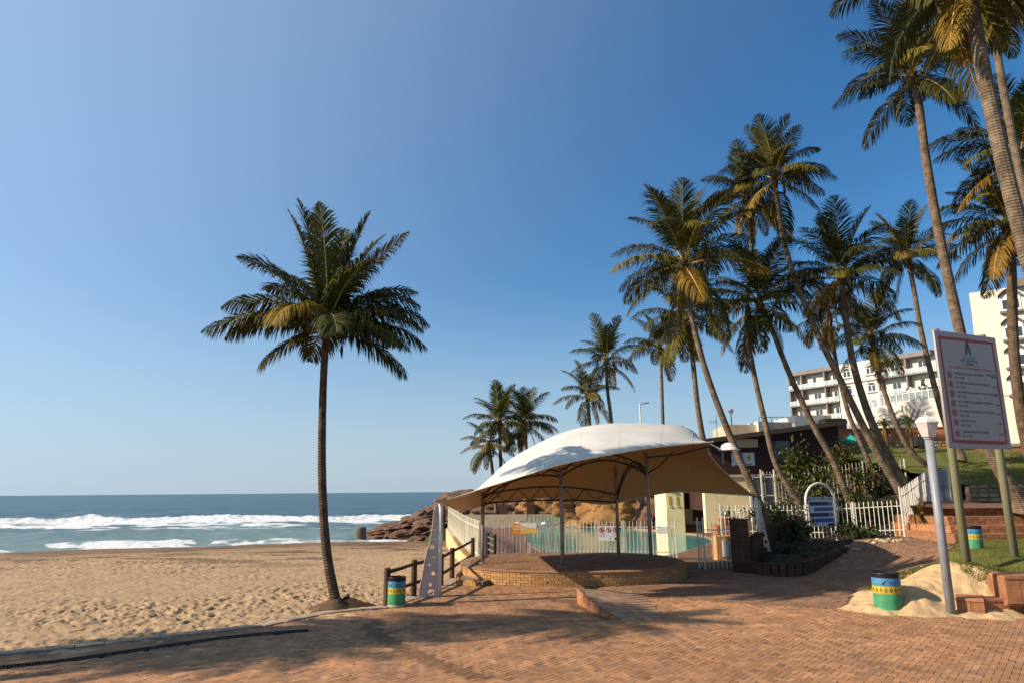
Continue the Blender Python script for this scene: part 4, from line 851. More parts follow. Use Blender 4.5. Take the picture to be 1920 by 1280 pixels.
# ------------------------------------------------------------------ painted drums
DOLPHIN = [(0, 0), (.10, .02), (.17, .09), (.20, .17), (.28, .24), (.36, .26), (.34, .33), (.44, .28), (.58, .27), (.72, .20), (.82, .12), (.94, .08), (.98, .03), (.86, .03), (.80, .0), (.74, .05), (.66, .04), (.60, -.03), (.58, .06), (.44, .12), (.34, .13), (.27, .08), (.22, 0), (.17, -.09), (.20, -.19), (.13, -.15), (.05, -.13), (-.03, -.18), (.04, -.08)]
def drum(base, r, h, label, rz=0, rust=.0):
    t = thing('painted_drum', label, 'litter bin', base, 'painted steel drum bins'); x, y, z = base
    if rust: q = MB(); q.lathe((x, y, z), [(r*.985, 0), (r, .02), (r, rust)], 28); q.build('rust_foot', M['drum_rust'], t, smooth=True)
    b = lambda nm, z0, z1, m, k=1.0: MB().lathe((x, y, z), [(r*k*.996, z0*h), (r*k, z0*h+.006), (r*k, z1*h-.006), (r*k*.996, z1*h)], 32, cap=False).build(nm, M[m], t, smooth=True)
    b('green_band', rust/h, .45, 'drum_green'); yb = b('yellow_band', .45, .645, 'drum_yellow'); bb_ = b('blue_band', .645, .86, 'drum_blue')
    q = MB(); q.lathe((x, y, z), [(r, .86*h), (r*1.005, .93*h), (r*1.03, .965*h), (r*1.035, h*.985), (r*.99, h), (r*.94, h*.995), (r*.93, h*.80), (0.01, h*.80)], 32, cap=False); q.build('black_rim', M['drum_black'], t, smooth=True)
    q = MB()
    for zz in (.30, .655): q.lathe((x, y, z), [(r*.995, zz*h-.012), (r*1.014, zz*h), (r*.995, zz*h+.012)], 32, cap=False)
    q.build('hoop_rib', M['drum_green'], t, smooth=True)
    n = 18; q = MB(); R2 = r*1.004
    P = lambda a, zz, rr=R2: (x+rr*math.cos(a), y+rr*math.sin(a), z+zz)
    for k in range(n):
        a = 2*math.pi*k/n; da = .115; dz = .052*h/.85; c = .5475*h
        o_ = [(a-da, c), (a, c-dz), (a+da, c), (a, c+dz)]; i_ = [(a-da*.5, c), (a, c-dz*.5), (a+da*.5, c), (a, c+dz*.5)]
        q.add([P(*v) for v in o_]+[P(*v) for v in i_], [(j, (j+1) % 4, 4+(j+1) % 4, 4+j) for j in range(4)])
    q.build('diamond_row', M['ink'], yb)
    cu = .34/r*.9; q = MB(); a0 = rz; sc = .30*r/.29
    import mathutils.geometry as mg
    tri = mg.tessellate_polygon([[Vector((p[0], p[1], 0)) for p in DOLPHIN]])
    q.add([P(a0+p[0]*sc/r, .735*h+p[1]*sc*.75, r*1.007) for p in DOLPHIN], [tuple(f) for f in tri]); q.build('dolphin_emblem', M['ink'], bb_)
b3_ = G(1667, 1142, .04); drum(b3_, .305, .84, 'large blue, yellow and green painted drum on the sand mound', R(225))
bl_ = G(743, 1136); drum(bl_, .225, .72, 'painted drum with a pale rusty foot beside the log railing', R(232), .055)
drum((BIN2.x, BIN2.y, .985), .23, .70, 'painted drum on the small lawn behind the tall sign posts', R(215))

# ------------------------------------------------------------------ street lamp
lb = G(1784, 1152); LP = thing('street_lamp', 'grey lamp post with faceted white lantern beside the big sign', 'street lamp', lb)
zt2 = D(1745, 822, lb.y).z; q = MB(); q.tube([(lb.x, lb.y, -.05), (lb.x, lb.y, zt2)], .095, 18); q.build('post', M['grey_metal'], LP, smooth=True)
q = MB(); q.lathe((lb.x, lb.y, zt2), [(.10, -.02), (.115, .0), (.115, .03), (.09, .035)], 18); q.build('collar', M['grey_metal'], LP)
q = MB(); q.lathe((lb.x, lb.y, zt2+.03), [(.12, 0), (.16, .02), (.265, .33), (.27, .34)], 6); q.build('lantern', M['plastic_lamp'], LP)
q = MB(); q.lathe((lb.x, lb.y, zt2+.37), [(.285, 0), (.285, .02), (.24, .09), (.16, .14), (.05, .17), (.03, .19)], 6); q.build('lantern_cap', M['white_paint'], LP)
q = MB(); q.lathe((lb.x, lb.y, zt2+.58), [(.02, 0), (.025, .03), (.01, .06)], 8); q.build('finial', M['white_paint'], LP)

# ------------------------------------------------------------------ big regulations sign
s1 = Vector((SP1.x, SP1.y, .9)); s2 = Vector((SP2.x, SP2.y, .95)); sg = thing('regulations_sign', 'large white regulations board with red border on two green poles', 'sign', s1)
for p, (tx_, ty_) in ((s1, (1788, 617)), (s2, (1858, 628))):
    zt3 = D(tx_, ty_, p.y).z; q = MB(); q.tube([(p.x, p.y, p.z-.3), (p.x, p.y, (p.z+zt3)/2), (p.x, p.y, zt3)], [.105, .098, .09], 14); q.build('pole', M['green_pole'], sg, smooth=True)
dd = Vector((s2.x-s1.x, s2.y-s1.y, 0)).normalized(); nn = Vector((dd.y, -dd.x, 0))
bz0 = D(1781, 840, s1.y-.1).z; bz1 = D(1753, 622, s1.y-.1).z; org = Vector((s1.x, s1.y, 0))+nn*.17
W = (Vector((s2.x-s1.x, s2.y-s1.y, 0))).length; ul = -.36; ur = W+.24; Wb = ur-ul; Hb = bz1-bz0
o_ = org+dd*ul; xf = frame((o_.x, o_.y, bz0), dd)
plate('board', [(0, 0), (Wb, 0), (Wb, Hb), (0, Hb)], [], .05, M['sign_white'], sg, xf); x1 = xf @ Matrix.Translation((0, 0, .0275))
mgn = .055*Wb
plate('red_border', [(mgn, mgn), (Wb-mgn, mgn), (Wb-mgn, Hb-mgn), (mgn, Hb-mgn)], [[(mgn*1.55, mgn*1.55), (Wb-mgn*1.55, mgn*1.55), (Wb-mgn*1.55, Hb-mgn*1.55), (mgn*1.55, Hb-mgn*1.55)]], .002, M['sign_red'], sg, x1)
lg = plate('logo_hull', [(-.12, 0), (-.10, .16), (-.03, .36), (.0, .42), (.05, .34), (.12, .12), (.13, 0), (.04, 0), (.03, .09), (0, .12), (-.03, .08), (-.04, 0)], [], .002, M['print_brown'], sg, x1 @ Matrix.Translation((Wb*.5, Hb*.815, 0)))
for k, (dx, dz) in enumerate(((-.07, .44), (0, .50), (.06, .44))): plate('logo_star', circ(dx, dz, .02, 6), [], .002, M['print_brown'], lg, x1 @ Matrix.Translation((Wb*.5, Hb*.815, 0)))
for k in range(3):
    wv = [(-.26+.52*i/16, -.03-.04*k+.018*math.sin(i*1.2+k)) for i in range(17)]; plate('logo_wave', wv+[(x, y-.02) for x, y in reversed(wv)], [], .002, M['sea_logo'], lg, x1 @ Matrix.Translation((Wb*.5, Hb*.815, 0)))
T_ = lambda s, sz, m, x, y, al='LEFT': lettering('lettering', s, sz, M[m], sg, x1, x, y, al)
T_('RAY NKONYENI', .095, 'print_brown', Wb*.5, Hb*.757, 'CENTER'); T_('TOURISM', .07, 'ink', Wb*.5, Hb*.732, 'CENTER')
plate('rule', [(Wb*.37, Hb*.718), (Wb*.63, Hb*.718), (Wb*.63, Hb*.7215), (Wb*.37, Hb*.7215)], [], .002, M['ink'], sg, x1)
T_('THE FOLLOWING ACTS ARE PROHIBITED ON THIS BEACH', .068, 'sign_red', Wb*.52, Hb*.692, 'CENTER')
ROWS = ['DRINKING ALCOHOL PROHIBITED', 'NO FIRES OR OPEN FLAMES ON BEACH', 'NO DUMPING OR WASHING OF FISH ON ANY PART OF THE BEACH', 'NO CAMPING OR SLEEPING OVERNIGHT', 'NO VEHICLES ALLOWED ON THE BEACH', 'DO NOT LITTER', 'TRADING WITHOUT A PERMIT']
for i, s in enumerate(ROWS):
    y = Hb*(.630-.0815*i-(.012 if i == 6 else 0)); cx = Wb*.155
    o, h = ring2d(cx, y-.015, .098, .022); plate('prohibition_ring', o, [h], .002, M['sign_red'], sg, x1)
    plate('pictogram', [(cx-.03, y-.07), (cx+.02, y-.07), (cx+.045, y+.01), (cx+.0, y+.045), (cx-.04, y)], [], .002, M['print_brown'], sg, x1)
    plate('slash', [(cx-.075, y+.035), (cx-.06, y+.05), (cx+.075, y-.065), (cx+.06, y-.08)], [], .002, M['sign_red'], sg, x1 @ Matrix.Translation((0, 0, .002)))
    T_(s, .078 if i != 2 else .072, 'ink', Wb*.235, y+.03); T_('(Sect 1%d (a))' % i, .072, 'ink', Wb*.235, y-.075); T_('R%d00' % (5+i), .078, 'sign_red' if i else 'ink', Wb*.90, y+.0, 'RIGHT')
T_('PENALTIES', .075, 'ink', Wb*.90, Hb*.650, 'RIGHT')
T_('BY ORDER MUNICIPAL MANAGER', .115, 'sign_red', Wb*.53, Hb*.048, 'CENTER')

# ------------------------------------------------------------------ arched blue sign
ar = thing('arched_sign', 'blue information board in a white tubular arch beside the path', 'sign', (AR1+AR2)/2)
d = (AR2-AR1); d.z = 0; Wd = d.length; d.normalize(); xf = frame((AR1.x, AR1.y, AR1.z), d); Zt = D(1543, 905, AR1.y).z-AR1.z; rr = Wd/2
pts = [(0, 0), (0, Zt-rr)]+[(rr-rr*math.cos(R(a)), Zt-rr+rr*math.sin(R(a))) for a in range(12, 180, 12)]+[(Wd, Zt-rr), (Wd, 0)]
q = MB(); q.tube([xf @ Vector((a, b, 0)) for a, b in pts], .05, 12); q.build('arch_tube', M['white_paint'], ar, smooth=True)
for x in (0, Wd): q = MB(); c = xf @ Vector((x, 0, 0)); q.lathe(c, [(.17, -.03), (.17, 0), (.06, .22), (.055, .24)], 14); q.build('foot', M['grey_metal'], ar)
y0, y1 = Zt*.28, Zt*.80; xa, xb = .12, Wd-.10
plate('panel', [(xa, y0), (xb, y0), (xb, y1-.2), (xa, y1-.2)], [], .02, M['panel_blue'], ar, xf)
wv = [(xb-(xb-xa)*i/10, y1-.02+.05*math.sin(i*.55+1.2)) for i in range(11)]
hd = plate('header', [(xa, y1-.2), (xb, y1-.2)]+wv, [], .024, M['navy'], ar, xf); x3 = xf @ Matrix.Translation((0, 0, .014))
lettering('lettering', 'Margate Beach', .21, M['letter_white'], ar, x3, (xa+xb)/2, y1-.11, 'CENTER', shear=.35)
ph = (y1-.2-y0)*.84/4
for k in range(4):
    yb_ = y1-.2-.03-ph*(k+1); r_ = ph*.36; plate('pill', rrect(xa+.03, xb-.03, yb_+.03, yb_+.03+2*r_, r_*.95), [], .002, M['navy'] if k % 2 == 0 else M['blue'], ar, x3)
    cx = xb-.03-r_*1.5 if k % 2 == 0 else xa+.03+r_*1.5; x4 = x3 @ Matrix.Translation((0, 0, .003)); plate('picture_rim', circ(cx, yb_+.03+r_, r_*1.28, 18), [circ(cx, yb_+.03+r_, r_*1.12, 18)], .002, M['photo_pale'], ar, x4)
    plate('picture', circ(cx, yb_+.03+r_, r_*1.12, 18), [], .002, [M['photo_teal'], M['photo_pale'], M['photo_teal'], M['navy']][k], ar, x4)
plate('caption_block', rrect(xb-.36, xb-.03, y0+.02, y0+.12, .03), [], .002, M['navy'], ar, x3); plate('emblem', circ((xa+xb)/2, y0+.07, .025, 8), [], .002, M['navy'], ar, x3)

# ------------------------------------------------------------------ brick edging blocks at the right
def soldier(name, label, a, b, depth, z0, z1, w=.30):
    a = Vector(a); b = Vector(b); t = thing(name, label, 'brick wall', (a.x, a.y, z0)); d = (b-a).normalized(); n = Vector((-d.y, d.x, 0)); q = MB(); L = (b-a).length
    q.add([tuple((p).to_3d()) for p in ()], []) if False else None
    V = [a+n*.03, b+n*.03, b+n*depth, a+n*depth]; q.prism([(p.x, p.y) for p in V], z0-.1, z1-.06); q.build('core', M['orange_brick'], t); k = max(1, round(L/w))
    for i in range(k):
        g = MB(); p = a+d*(L*i/k+.006); e = a+d*(L*(i+1)/k-.006); g.obox(p+n*.06, e+n*.06, z0-.05, z1-.068+random.uniform(-.004, .004), .11); g.build('brick', M['orange_brick'], t)
    for j in range(max(1, int(depth/.24))):
        for i in range(max(1, int(L/.36))):
            kk = max(1, int(L/.36)); g = MB(); p = a+d*(L*i/kk+.005)+n*(.24*j+.12-.02); e = a+d*(L*(i+1)/kk-.005)+n*(.24*j+.12-.02); g.obox(p, e, z1-.065, z1+random.uniform(-.003, .003), .232); g.build('slab_brick', M['orange_brick'], t)
    return t
w0 = G(1797, 1151); w1 = G(1848, 1154)
soldier('edging_wall', 'low terracotta brick edging wall just right of the lamp post', (w0.x, w0.y+.02, 0), (w1.x, w1.y-.02, 0), 1.1, 0, .36)
soldier('edging_wall', 'terracotta brick edging wall running out of the frame at right', (w1.x+.12, w1.y+.22, 0), (14.5, w1.y+.10, 0), 1.2, 0, .34)
w2 = G(1888, 1116, .42); soldier('edging_block', 'taller terracotta brick block on the sand at the right edge', (w2.x, w2.y, 0), (w2.x+1.6, w2.y-.2, 0), .8, .3, D(1888, 1079, w2.y).z)

# ------------------------------------------------------------------ terraced brick steps and slope behind the lawn
st = thing('terraced_steps', 'broad terraced red brick steps behind the small lawn', 'steps', (20, 25.6, .97))
bx = MB(); bx.box(-.22, .22, -.05, .05, -.055, .055); sme = bx.mesh('brick', M['orange_brick'])
tiers = [(15.2, 25.4, .95, 1.22), (15.4, 25.9, 1.22, 1.47), (15.7, 26.5, 1.47, 1.76), (16.6, 27.2, 1.76, 2.03)]
for x0, y0, z0, z1 in tiers:
    q = MB(); q.box(x0+.02, 34, y0+.04, y0+4.0, z0-.3, z1-.004); q.build('tier_core', M['orange_brick'], st)
    for c in range(2):
        h = (z1-z0)/2
        for i in range(22): inst('brick', sme, st, (x0+.23+i*.455+(.2 if c else 0), y0+.05, z0+h*(c+.5)), 0, scale=(1, 1, h/.118))
    for j in range(3):
        for i in range(22): inst('brick', sme, st, (x0+.23+i*.455+(.2 if j % 2 else 0), y0+.16+j*.2, z1-.05+.004), 0, scale=(1, 1.9, 1))
q = MB(); q.box(19.2, 20.0, 26.0, 26.4, 1.47, 1.72); o = q.build('drain_box', M['drum_black'], st)
tp = sheet('upper_path', np.arange(16, 40, .5), np.arange(27, 35, .5), lambda X, Y: 2.05+.02*(Y-27)+0*X, M['deck'])
sw = thing('stone_wall', 'low rough stone retaining wall at the foot of the grass bank', 'wall', (24, 33, 2.2))
q = MB(); q.box(20.8, 44, 33.1, 33.5, 1.9, 2.86); q.build('core', M['mortar'], sw)
def stones(t, x0, x1, y, z0, z1, w, h, m='stone', n0=300):
    mes = []
    for k in range(6):
        g = MB(); a = [random.uniform(.8, 1) for _ in range(8)]; g.add([(-.5*a[0],0,-.5*a[1]),(.5*a[1],0,-.5*a[2]),(.5*a[2],0,.5*a[3]),(-.5*a[3],0,.5*a[0]),(-.35*a[4],-.5,-.33*a[5]),(.36*a[6],-.5,-.34*a[4]),(.35*a[5],-.5,.36*a[7]),(-.34*a[7],-.5,.34*a[6])], [(4,5,6,7),(0,1,5,4),(1,2,6,5),(2,3,7,6),(3,0,4,7)]); mes.append(g.mesh('stone', M[m]))
    z = z0; cnt = 0
    while z < z1-.02:
        hh = h*random.uniform(.75, 1.25); x = x0
        while x < x1:
            ww = w*random.uniform(.6, 1.4)
            if cnt < n0: inst('stone', random.choice(mes), t, (x+ww/2, y, z+hh/2), 0, scale=(ww, .16*random.uniform(.6, 1.3), hh))
            cnt += 1; x += ww
        z += hh
stones(sw, 20.8, 30, 33.1, 2.15, 2.9, .42, .2)
def bank(X, Y): return 2.88+.19*(Y-33.4)+.07*vnoise(X, Y, .4)+.03*vnoise(X, Y, 1.3)
bk = sheet('grass_bank', np.arange(20, 50, .3), np.arange(33.4, 50, .3), bank, M['grass'])
blades('bank_blades', scatter([(21, 33.5), (34, 33.5), (40, 44), (26, 44)], 26000, bank), .09, bk, .6, .016)
sheet('grass_verge', np.arange(20.4, 36, .4), np.arange(31.6, 33.2, .2), lambda X, Y: 2.17+.03*vnoise(X, Y, 1.), M['grass'])
BED = [(8.0, 26.0), (9.9, 28.7), (11.6, 30.3), (15.2, 28.75), (20.6, 34.2), (26, 34.2), (26, 49), (14.4, 49), (13.6, 37), (11.9, 34), (9.9, 31.5), (8.6, 28.5)]
bed = sheet('planting_bed', np.arange(7.6, 27, .2), np.arange(25.6, 49, .2), lambda X, Y: np.where(sdist(X, Y, BED) > -.1, T(X, Y)-.02+.05*fbm(X, Y, .7, 3)+np.clip(Y-38, 0, 12)*.13, -1.2), M['soil'])
gb = sheet('garden_slope', np.arange(14, 46, .5), np.arange(38, 60, .5), lambda X, Y: 2.45+.19*np.clip(Y-38, 0, 12)+.1*vnoise(X, Y, .3)+.0*X, M['soil'])

# ------------------------------------------------------------------ palms
def frond_mesh(L, e0, bend, seed, droop=0.6, nl=62, llen=.62, sparse=0.0, twist=0.0, wind=0.0):
    rd = random.Random(seed); N = 20; pts = []; p = Vector((0, 0, 0)); tans = []
    for i in range(N+1):
        s = i/N; e = e0-bend*s**1.35; tdir = Vector((math.cos(e), wind*s*.35, math.sin(e))).normalized(); tans.append(tdir); pts.append(p.copy()); p = p+tdir*(L/N)
    b = MB(); b.tube([q-Vector((0, 0, .004)) for q in pts], [max(.005, .034*(1-i/N)**.8) for i in range(N+1)], 5, cap=False); nr = len(b.f)
    side0 = Vector((0, 1, 0))
    for k in range(nl):
        s = .13+.87*(k+.5)/nl; f = s*N; i = min(int(f), N-1); t = f-i; c = pts[i].lerp(pts[i+1], t); td = tans[i].lerp(tans[i+1], t).normalized()
        up = Vector((0, 1, 0)).cross(td)*-1; up = td.cross(side0)*-1
        if up.z < 0: up = -up
        ln = llen*(math.sin(math.pi*min(1, (s*.88+.12)))**.55)*rd.uniform(.85, 1.12)*(1-.35*max(0, s-.8)/.2)
        for sg in (-1, 1):
            if rd.random() < sparse: continue
            a = R(66-34*s+rd.uniform(-8, 8)); lift = R(24-30*droop*.6+rd.uniform(-10, 10)); tw = twist*sg
            sd = side0*sg
            d1 = (td*math.cos(a)+sd*math.sin(a)*math.cos(lift+tw)+up*math.sin(a)*math.sin(lift+tw)).normalized()
            g = droop*rd.uniform(.7, 1.3)
            d2 = (d1+Vector((0, 0, -1))*g*.9).normalized(); d3 = (d1+Vector((0, 0, -1))*g*2.2).normalized()
            wd = .0225*rd.uniform(.75, 1.25)*(ln/llen*.5+.5); wv = d1.cross(up); wv = (td-d1*td.dot(d1)).normalized()*wd
            m1 = c+d1*ln*.42; m2 = m1+d2*ln*.33; tip = m2+d3*ln*.28
            b.add([c-wv*.45, c+wv*.45, m1+wv, m1-wv, m2+wv*.75, m2-wv*.75, tip], [(0, 1, 2, 3), (3, 2, 4, 5), (5, 4, 6)])
    me = b.mesh('frond', M['leaf']); me.materials.append(M['rachis'])
    idx = np.zeros(len(me.polygons), dtype=np.int32); idx[:nr] = 1; me.polygons.foreach_set('material_index', idx); return me
FV = {}
def fv(kind, k):
    if (kind, k) not in FV:
        sd = hash((kind, k)) if False else sum(map(ord, kind))*13+k*101
        rd = random.Random(sd)
        prm = dict(up=(78, 26, .25), high=(58, 52, .5), mid=(34, 74, .85), low=(8, 66, 1.2), hang=(-26, 48, 1.3), dead=(-62, 24, 1.0))[kind]
        FV[(kind, k)] = frond_mesh(1.0*3.2, R(prm[0]+rd.uniform(-6, 6)), R(prm[1]+rd.uniform(-8, 10)), sd, prm[2], 78, .95, .05 if kind in ('up', 'high', 'mid') else .12, rd.uniform(-.2, .2), rd.uniform(-1, 1))
    return FV[(kind, k)]
GREENS = [(1, 1, 1, 1), (.8, .85, .9, 1), (1.15, 1.1, .9, 1), (1.5, 1.3, .9, 1), (1.0, .95, .9, 1)]
YEL = [(2.4, 1.9, 1.0, 1), (2.0, 1.65, .9, 1), (2.7, 1.9, 1.1, 1)]; DEAD = [(2.6, 1.8, 1.6, 1), (2.0, 1.4, 1.4, 1), (3.2, 1.9, 1.3, 1)]
PALM_N = [0]
def palm(label, px, Y, rb, rt, L, fr=None, tint=(1, 1, 1, 1), nf=(3, 4, 6, 5, 3), ndead=1, seed=None, world=None, droopL=1.0, root=False):
    PALM_N[0] += 1; rd = random.Random(seed if seed is not None else PALM_N[0]*37)
    pts = [Vector(p) for p in world] if world else [D(x, y, Y) for x, y in px]
    pts = pts[::-1]; base = pts[0]; t = thing('coconut_palm', label, 'palm tree', base, 'coconut palms')
    sl = smoothline([Vector((base.x, base.y, base.z-.4))]+pts, 8); sl = resample(sl, .085) + [sl[-1]]; n = len(sl); b = MB(); rr = []; rb *= .86; rt *= .86; tint = (tint[0]*.8, tint[1]*.78, tint[2]*.76, 1)
    for i, p in enumerate(sl):
        f = i/(n-1); r = rt+(rb-rt)*(1-f)**1.1+rb*.75*math.exp(-f*26)+.0
        r *= 1+(.006 if i % 2 else -.005)+.010*math.sin(i*.6+rd.uniform(-.5, .5))+rd.uniform(-.010, .010); rr.append(r)
    b.tube(sl, rr, 12); o = b.build('trunk', M['trunk'], t, smooth=False); o.color = tint
    top = sl[-1]
    b = MB(); b.lathe(top, [(rt*.95, -.35), (rt*1.5, -.1), (rt*1.75, .12), (rt*1.1, .42), (rt*.4, .62)], 10); b.build('crown_fibre', M['fibre'], t, smooth=True)
    S = L/3.2
    if fr:
        for k, (az, e0, bd, ln, dr, cl) in enumerate(fr):
            me = frond_mesh(ln, R(e0), R(bd), 900+k, dr*1.15, 104, .95 if e0 < 60 else .78, .02 if dr < .8 else .10, rd.uniform(-.2, .2), rd.uniform(-.6, .6))
            c0 = top+Vector((math.cos(R(az))*rt*.5, math.sin(R(az))*rt*.5, .12)); inst('frond', me, t, c0, R(az), color=cl)
    else:
        ga = rd.uniform(0, 6.28)
        for kind, cnt, zo in zip(('up', 'high', 'mid', 'low', 'hang'), nf, (.42, .34, .22, .08, -.04)):
            for i in range(cnt):
                ga += 2.39996; c = rd.choice(GREENS)
                if kind in ('mid', 'low', 'hang') and rd.random() < (.12 if kind == 'mid' else .24): c = rd.choice(YEL)
                if kind == 'hang' and rd.random() < .25: c = rd.choice(DEAD)
                s = S*rd.uniform(.85, 1.1); c0 = top+Vector((math.cos(ga)*rt*.7, math.sin(ga)*rt*.7, zo)); inst('frond', fv(kind, rd.randrange(5)), t, c0, ga, scale=(s, s, s), color=c)
    for i in range(ndead):
        a = rd.uniform(0, 6.28); s = S*rd.uniform(.6, .85); c0 = top+Vector((math.cos(a)*rt, math.sin(a)*rt, -.1)); inst('frond', fv('dead', rd.randrange(3)), t, c0, a, scale=(s, s, s), color=rd.choice(DEAD))
    for i in range(3):
        a = rd.uniform(0, 6.28); q = MB(); e = top+Vector((math.cos(a)*.42, math.sin(a)*.42, -.35)); q.tube([top+Vector((0, 0, .1)), top+Vector((math.cos(a)*.34, math.sin(a)*.34, .12)), e], [.022, .018, .012], 5); q.tube([e, e+Vector((0, 0, -.14)), e+Vector((.02, 0, -.36))], [.02, .05, .012], 5); q.build('flower_stalk', M['fibre'], t)
    if root:
        q = MB(); bs = base; vs = []; fs = []; nn = 20
        for j, (r, z) in enumerate(((.85, -.12), (.66, .02), (.45, .12), (.28, .22))):
            for k in range(nn): a = 2*math.pi*k/nn; r2 = r*(1+.22*math.sin(3*a+1)+.1*math.sin(7*a)); vs.append((bs.x+.10+r2*math.cos(a), bs.y+r2*math.sin(a)*.8, z+.03*math.sin(5*a+j)))
        for j in range(3):
            for k in range(nn): fs.append((j*nn+k, j*nn+(k+1) % nn, (j+1)*nn+(k+1) % nn, (j+1)*nn+k))
        q.add(vs, fs); q.build('root_mound', M['fibre'], t, smooth=True)
    return t
g0 = GREENS[0]; g1 = (.85, .9, .9, 1); ye = YEL[1]; gd = (2.4, 1.6, .9, 1)
LEFT = [ # azimuth, elevation, bend, length, leaflet droop, tint
    (172, 82, 16, 3.9, .2, g0), (80, 78, 14, 3.4, .25, g0), (280, 84, 12, 3.4, .2, (1.6, 1.4, .9, 1)), (8, 78, 14, 3.5, .25, g1),
    (176, 76, 16, 3.8, .35, g0), (5, 62, 20, 3.6, .45, gd), (40, 72, 24, 3.4, .4, g1), (150, 62, 56, 3.2, .5, g1), (22, 54, 70, 2.9, .6, g1), (315, 60, 60, 2.6, .6, g0), (183, 56, 44, 3.2, .35, g1), (170, 58, 64, 2.4, .5, g0),
    (190, 38, 72, 2.9, .9, (1.2, 1.1, .8, 1)), (172, 36, 92, 2.8, 1.0, g1), (196, 16, 54, 3.2, 1.1, (1.4, 1.2, .8, 1)), (180, 24, 76, 2.9, 1.0, g0),
    (0, 46, 84, 2.8, .9, g1), (8, 36, 84, 3.0, 1.0, (1.2, 1.1, .8, 1)), (-14, 24, 78, 3.1, 1.0, g0), (12, 16, 68, 2.9, 1.1, g1), (-25, 4, 56, 2.9, 1.0, g1),
    (-10, -14, 48, 2.7, 1.0, g0), (205, -22, 34, 2.0, .9, (1.2, 1.0, .9, 1)), (250, 34, 110, 2.3, .9, (3.0, 2.0, 1.1, 1)), (60, 26, 70, 2.8, .9, g1), (110, 14, 60, 2.8, .9, g1), (290, 16, 80, 2.3, .9, g1), (140, 46, 70, 2.8, .7, g1)]
palm('lone coconut palm standing on the edge of the beach sand', [(612, 622), (607, 700), (604, 800), (604, 900), (609, 1000), (618, 1070), (631, 1136)], 18.75, .15, .108, 3.2, fr=LEFT, tint=(.62, .58, .55, 1), ndead=0, root=True)
palm('tallish leaning palm right behind the canopy tip with a full round crown', [(1284, 500), (1298, 600), (1325, 700), (1362, 800), (1400, 890), (1432, 960), (1444, 990)], 30.0, .19, .13, 3.9, seed=3, nf=(4, 5, 7, 6, 3))
palm('slender palm with a high thin crown left of its close twin', [(1401, 375), (1409, 460), (1400, 600), (1412, 690), (1432, 780), (1455, 870), (1500, 946)], 33.0, .16, .11, 2.9, seed=4, nf=(2, 3, 4, 3, 4), ndead=3)
palm('high palm with a long diagonal trunk right of its close twin', [(1453, 342), (1465, 430), (1488, 515), (1530, 620), (1580, 720), (1635, 830), (1690, 925), (1702, 948)], 31.0, .20, .11, 2.9, seed=5, nf=(4, 4, 6, 6, 3))
palm('dense dark crowned palm in the middle of the right group', [(1425, 575), (1448, 620), (1480, 700), (1524, 795), (1563, 865), (1596, 950)], 33.0, .18, .13, 3.4, seed=6, nf=(3, 5, 7, 6, 4), ndead=3)
palm('broad crowned palm with thick trunk left of the hotel balconies', [(1578, 525), (1586, 600), (1602, 690), (1634, 790), (1680, 880), (1716, 938)], 32.0, .23, .15, 3.3, seed=8, nf=(4, 5, 7, 5, 3), ndead=2)
palm('palm with a slim arched trunk rising behind the top left corner of the big sign', [(1703, 490), (1713, 540), (1727, 620), (1750, 715), (1775, 800), (1800, 850)], 40.0, .21, .14, 3.1, seed=9, nf=(3, 5, 7, 6, 3))
palm('very tall palm leaning behind the big regulations sign', [(1711, 150), (1722, 190), (1735, 290), (1757, 420), (1782, 540), (1806, 650), (1836, 790), (1870, 870), (1912, 945)], 26.5, .27, .17, 3.25, seed=10, nf=(4, 5, 6, 6, 3), ndead=1)
palm('pale young palm with golden low fronds in front of the hotel', [(1636, 640), (1644, 680), (1657, 730), (1683, 800), (1712, 850), (1748, 876)], 38.0, .17, .12, 2.7, seed=11, nf=(3, 5, 5, 6, 3), ndead=2)
palm('thin palm half hidden behind the broad crowned palm', [(1556, 600), (1568, 680), (1588, 765), (1612, 825), (1650, 915)], 38.0, .16, .11, 2.4, seed=12, nf=(1, 2, 2, 2, 3), ndead=4)
palm('shaggy palm behind the leaning one, crown just above the canopy', [(1285, 600), (1297, 660), (1308, 760), (1322, 840), (1340, 905)], 46.0, .24, .17, 4.0, seed=13, nf=(2, 4, 6, 6, 4), ndead=3)
palm('straight slim palm with a starry crown right of the street light', [(1237, 655), (1240, 700), (1243, 800), (1246, 900)], 50.0, .16, .13, 2.9, seed=14, nf=(2, 4, 5, 4, 2))
palm('tall palm of the pair above the middle of the canopy', [(1137, 680), (1139, 730), (1147, 800), (1150, 920)], 56.0, .20, .15, 3.4, seed=15, nf=(4, 3, 4, 4, 3))
palm('short palm of the pair above the middle of the canopy', [(1102, 745), (1105, 790), (1109, 850), (1110, 930)], 56.0, .20, .16, 2.9, seed=16, nf=(2, 4, 4, 4, 2), ndead=3)
palm('left palm of the far clump beyond the canopy edge', [(937, 795), (938, 840), (942, 950)], 62.0, .20, .16, 3.5, seed=17, nf=(4, 4, 5, 5, 3))
palm('right palm of the far clump beyond the canopy edge', [(984, 795), (987, 850), (990, 950)], 66.0, .22, .17, 3.6, seed=18, nf=(3, 4, 5, 6, 4), ndead=3)
palm('lowest small palm of the far clump beyond the canopy edge', [(916, 838), (922, 870), (930, 950)], 62.0, .18, .15, 2.9, seed=19, nf=(1, 2, 4, 5, 3), ndead=3)
palm('nearest palm with a thick ringed trunk crossing the top right corner', None, 0, .22, .17, 3.1, seed=20, nf=(3, 4, 6, 6, 4), ndead=6, world=[D(1812, -62, 14.2), D(1830, 60, 14.2), D(1862, 220, 14.2), D(1905, 400, 14.2), D(1962, 600, 14.2), D(2050, 850, 14.2), Vector((14.6, 14.4, .9))])
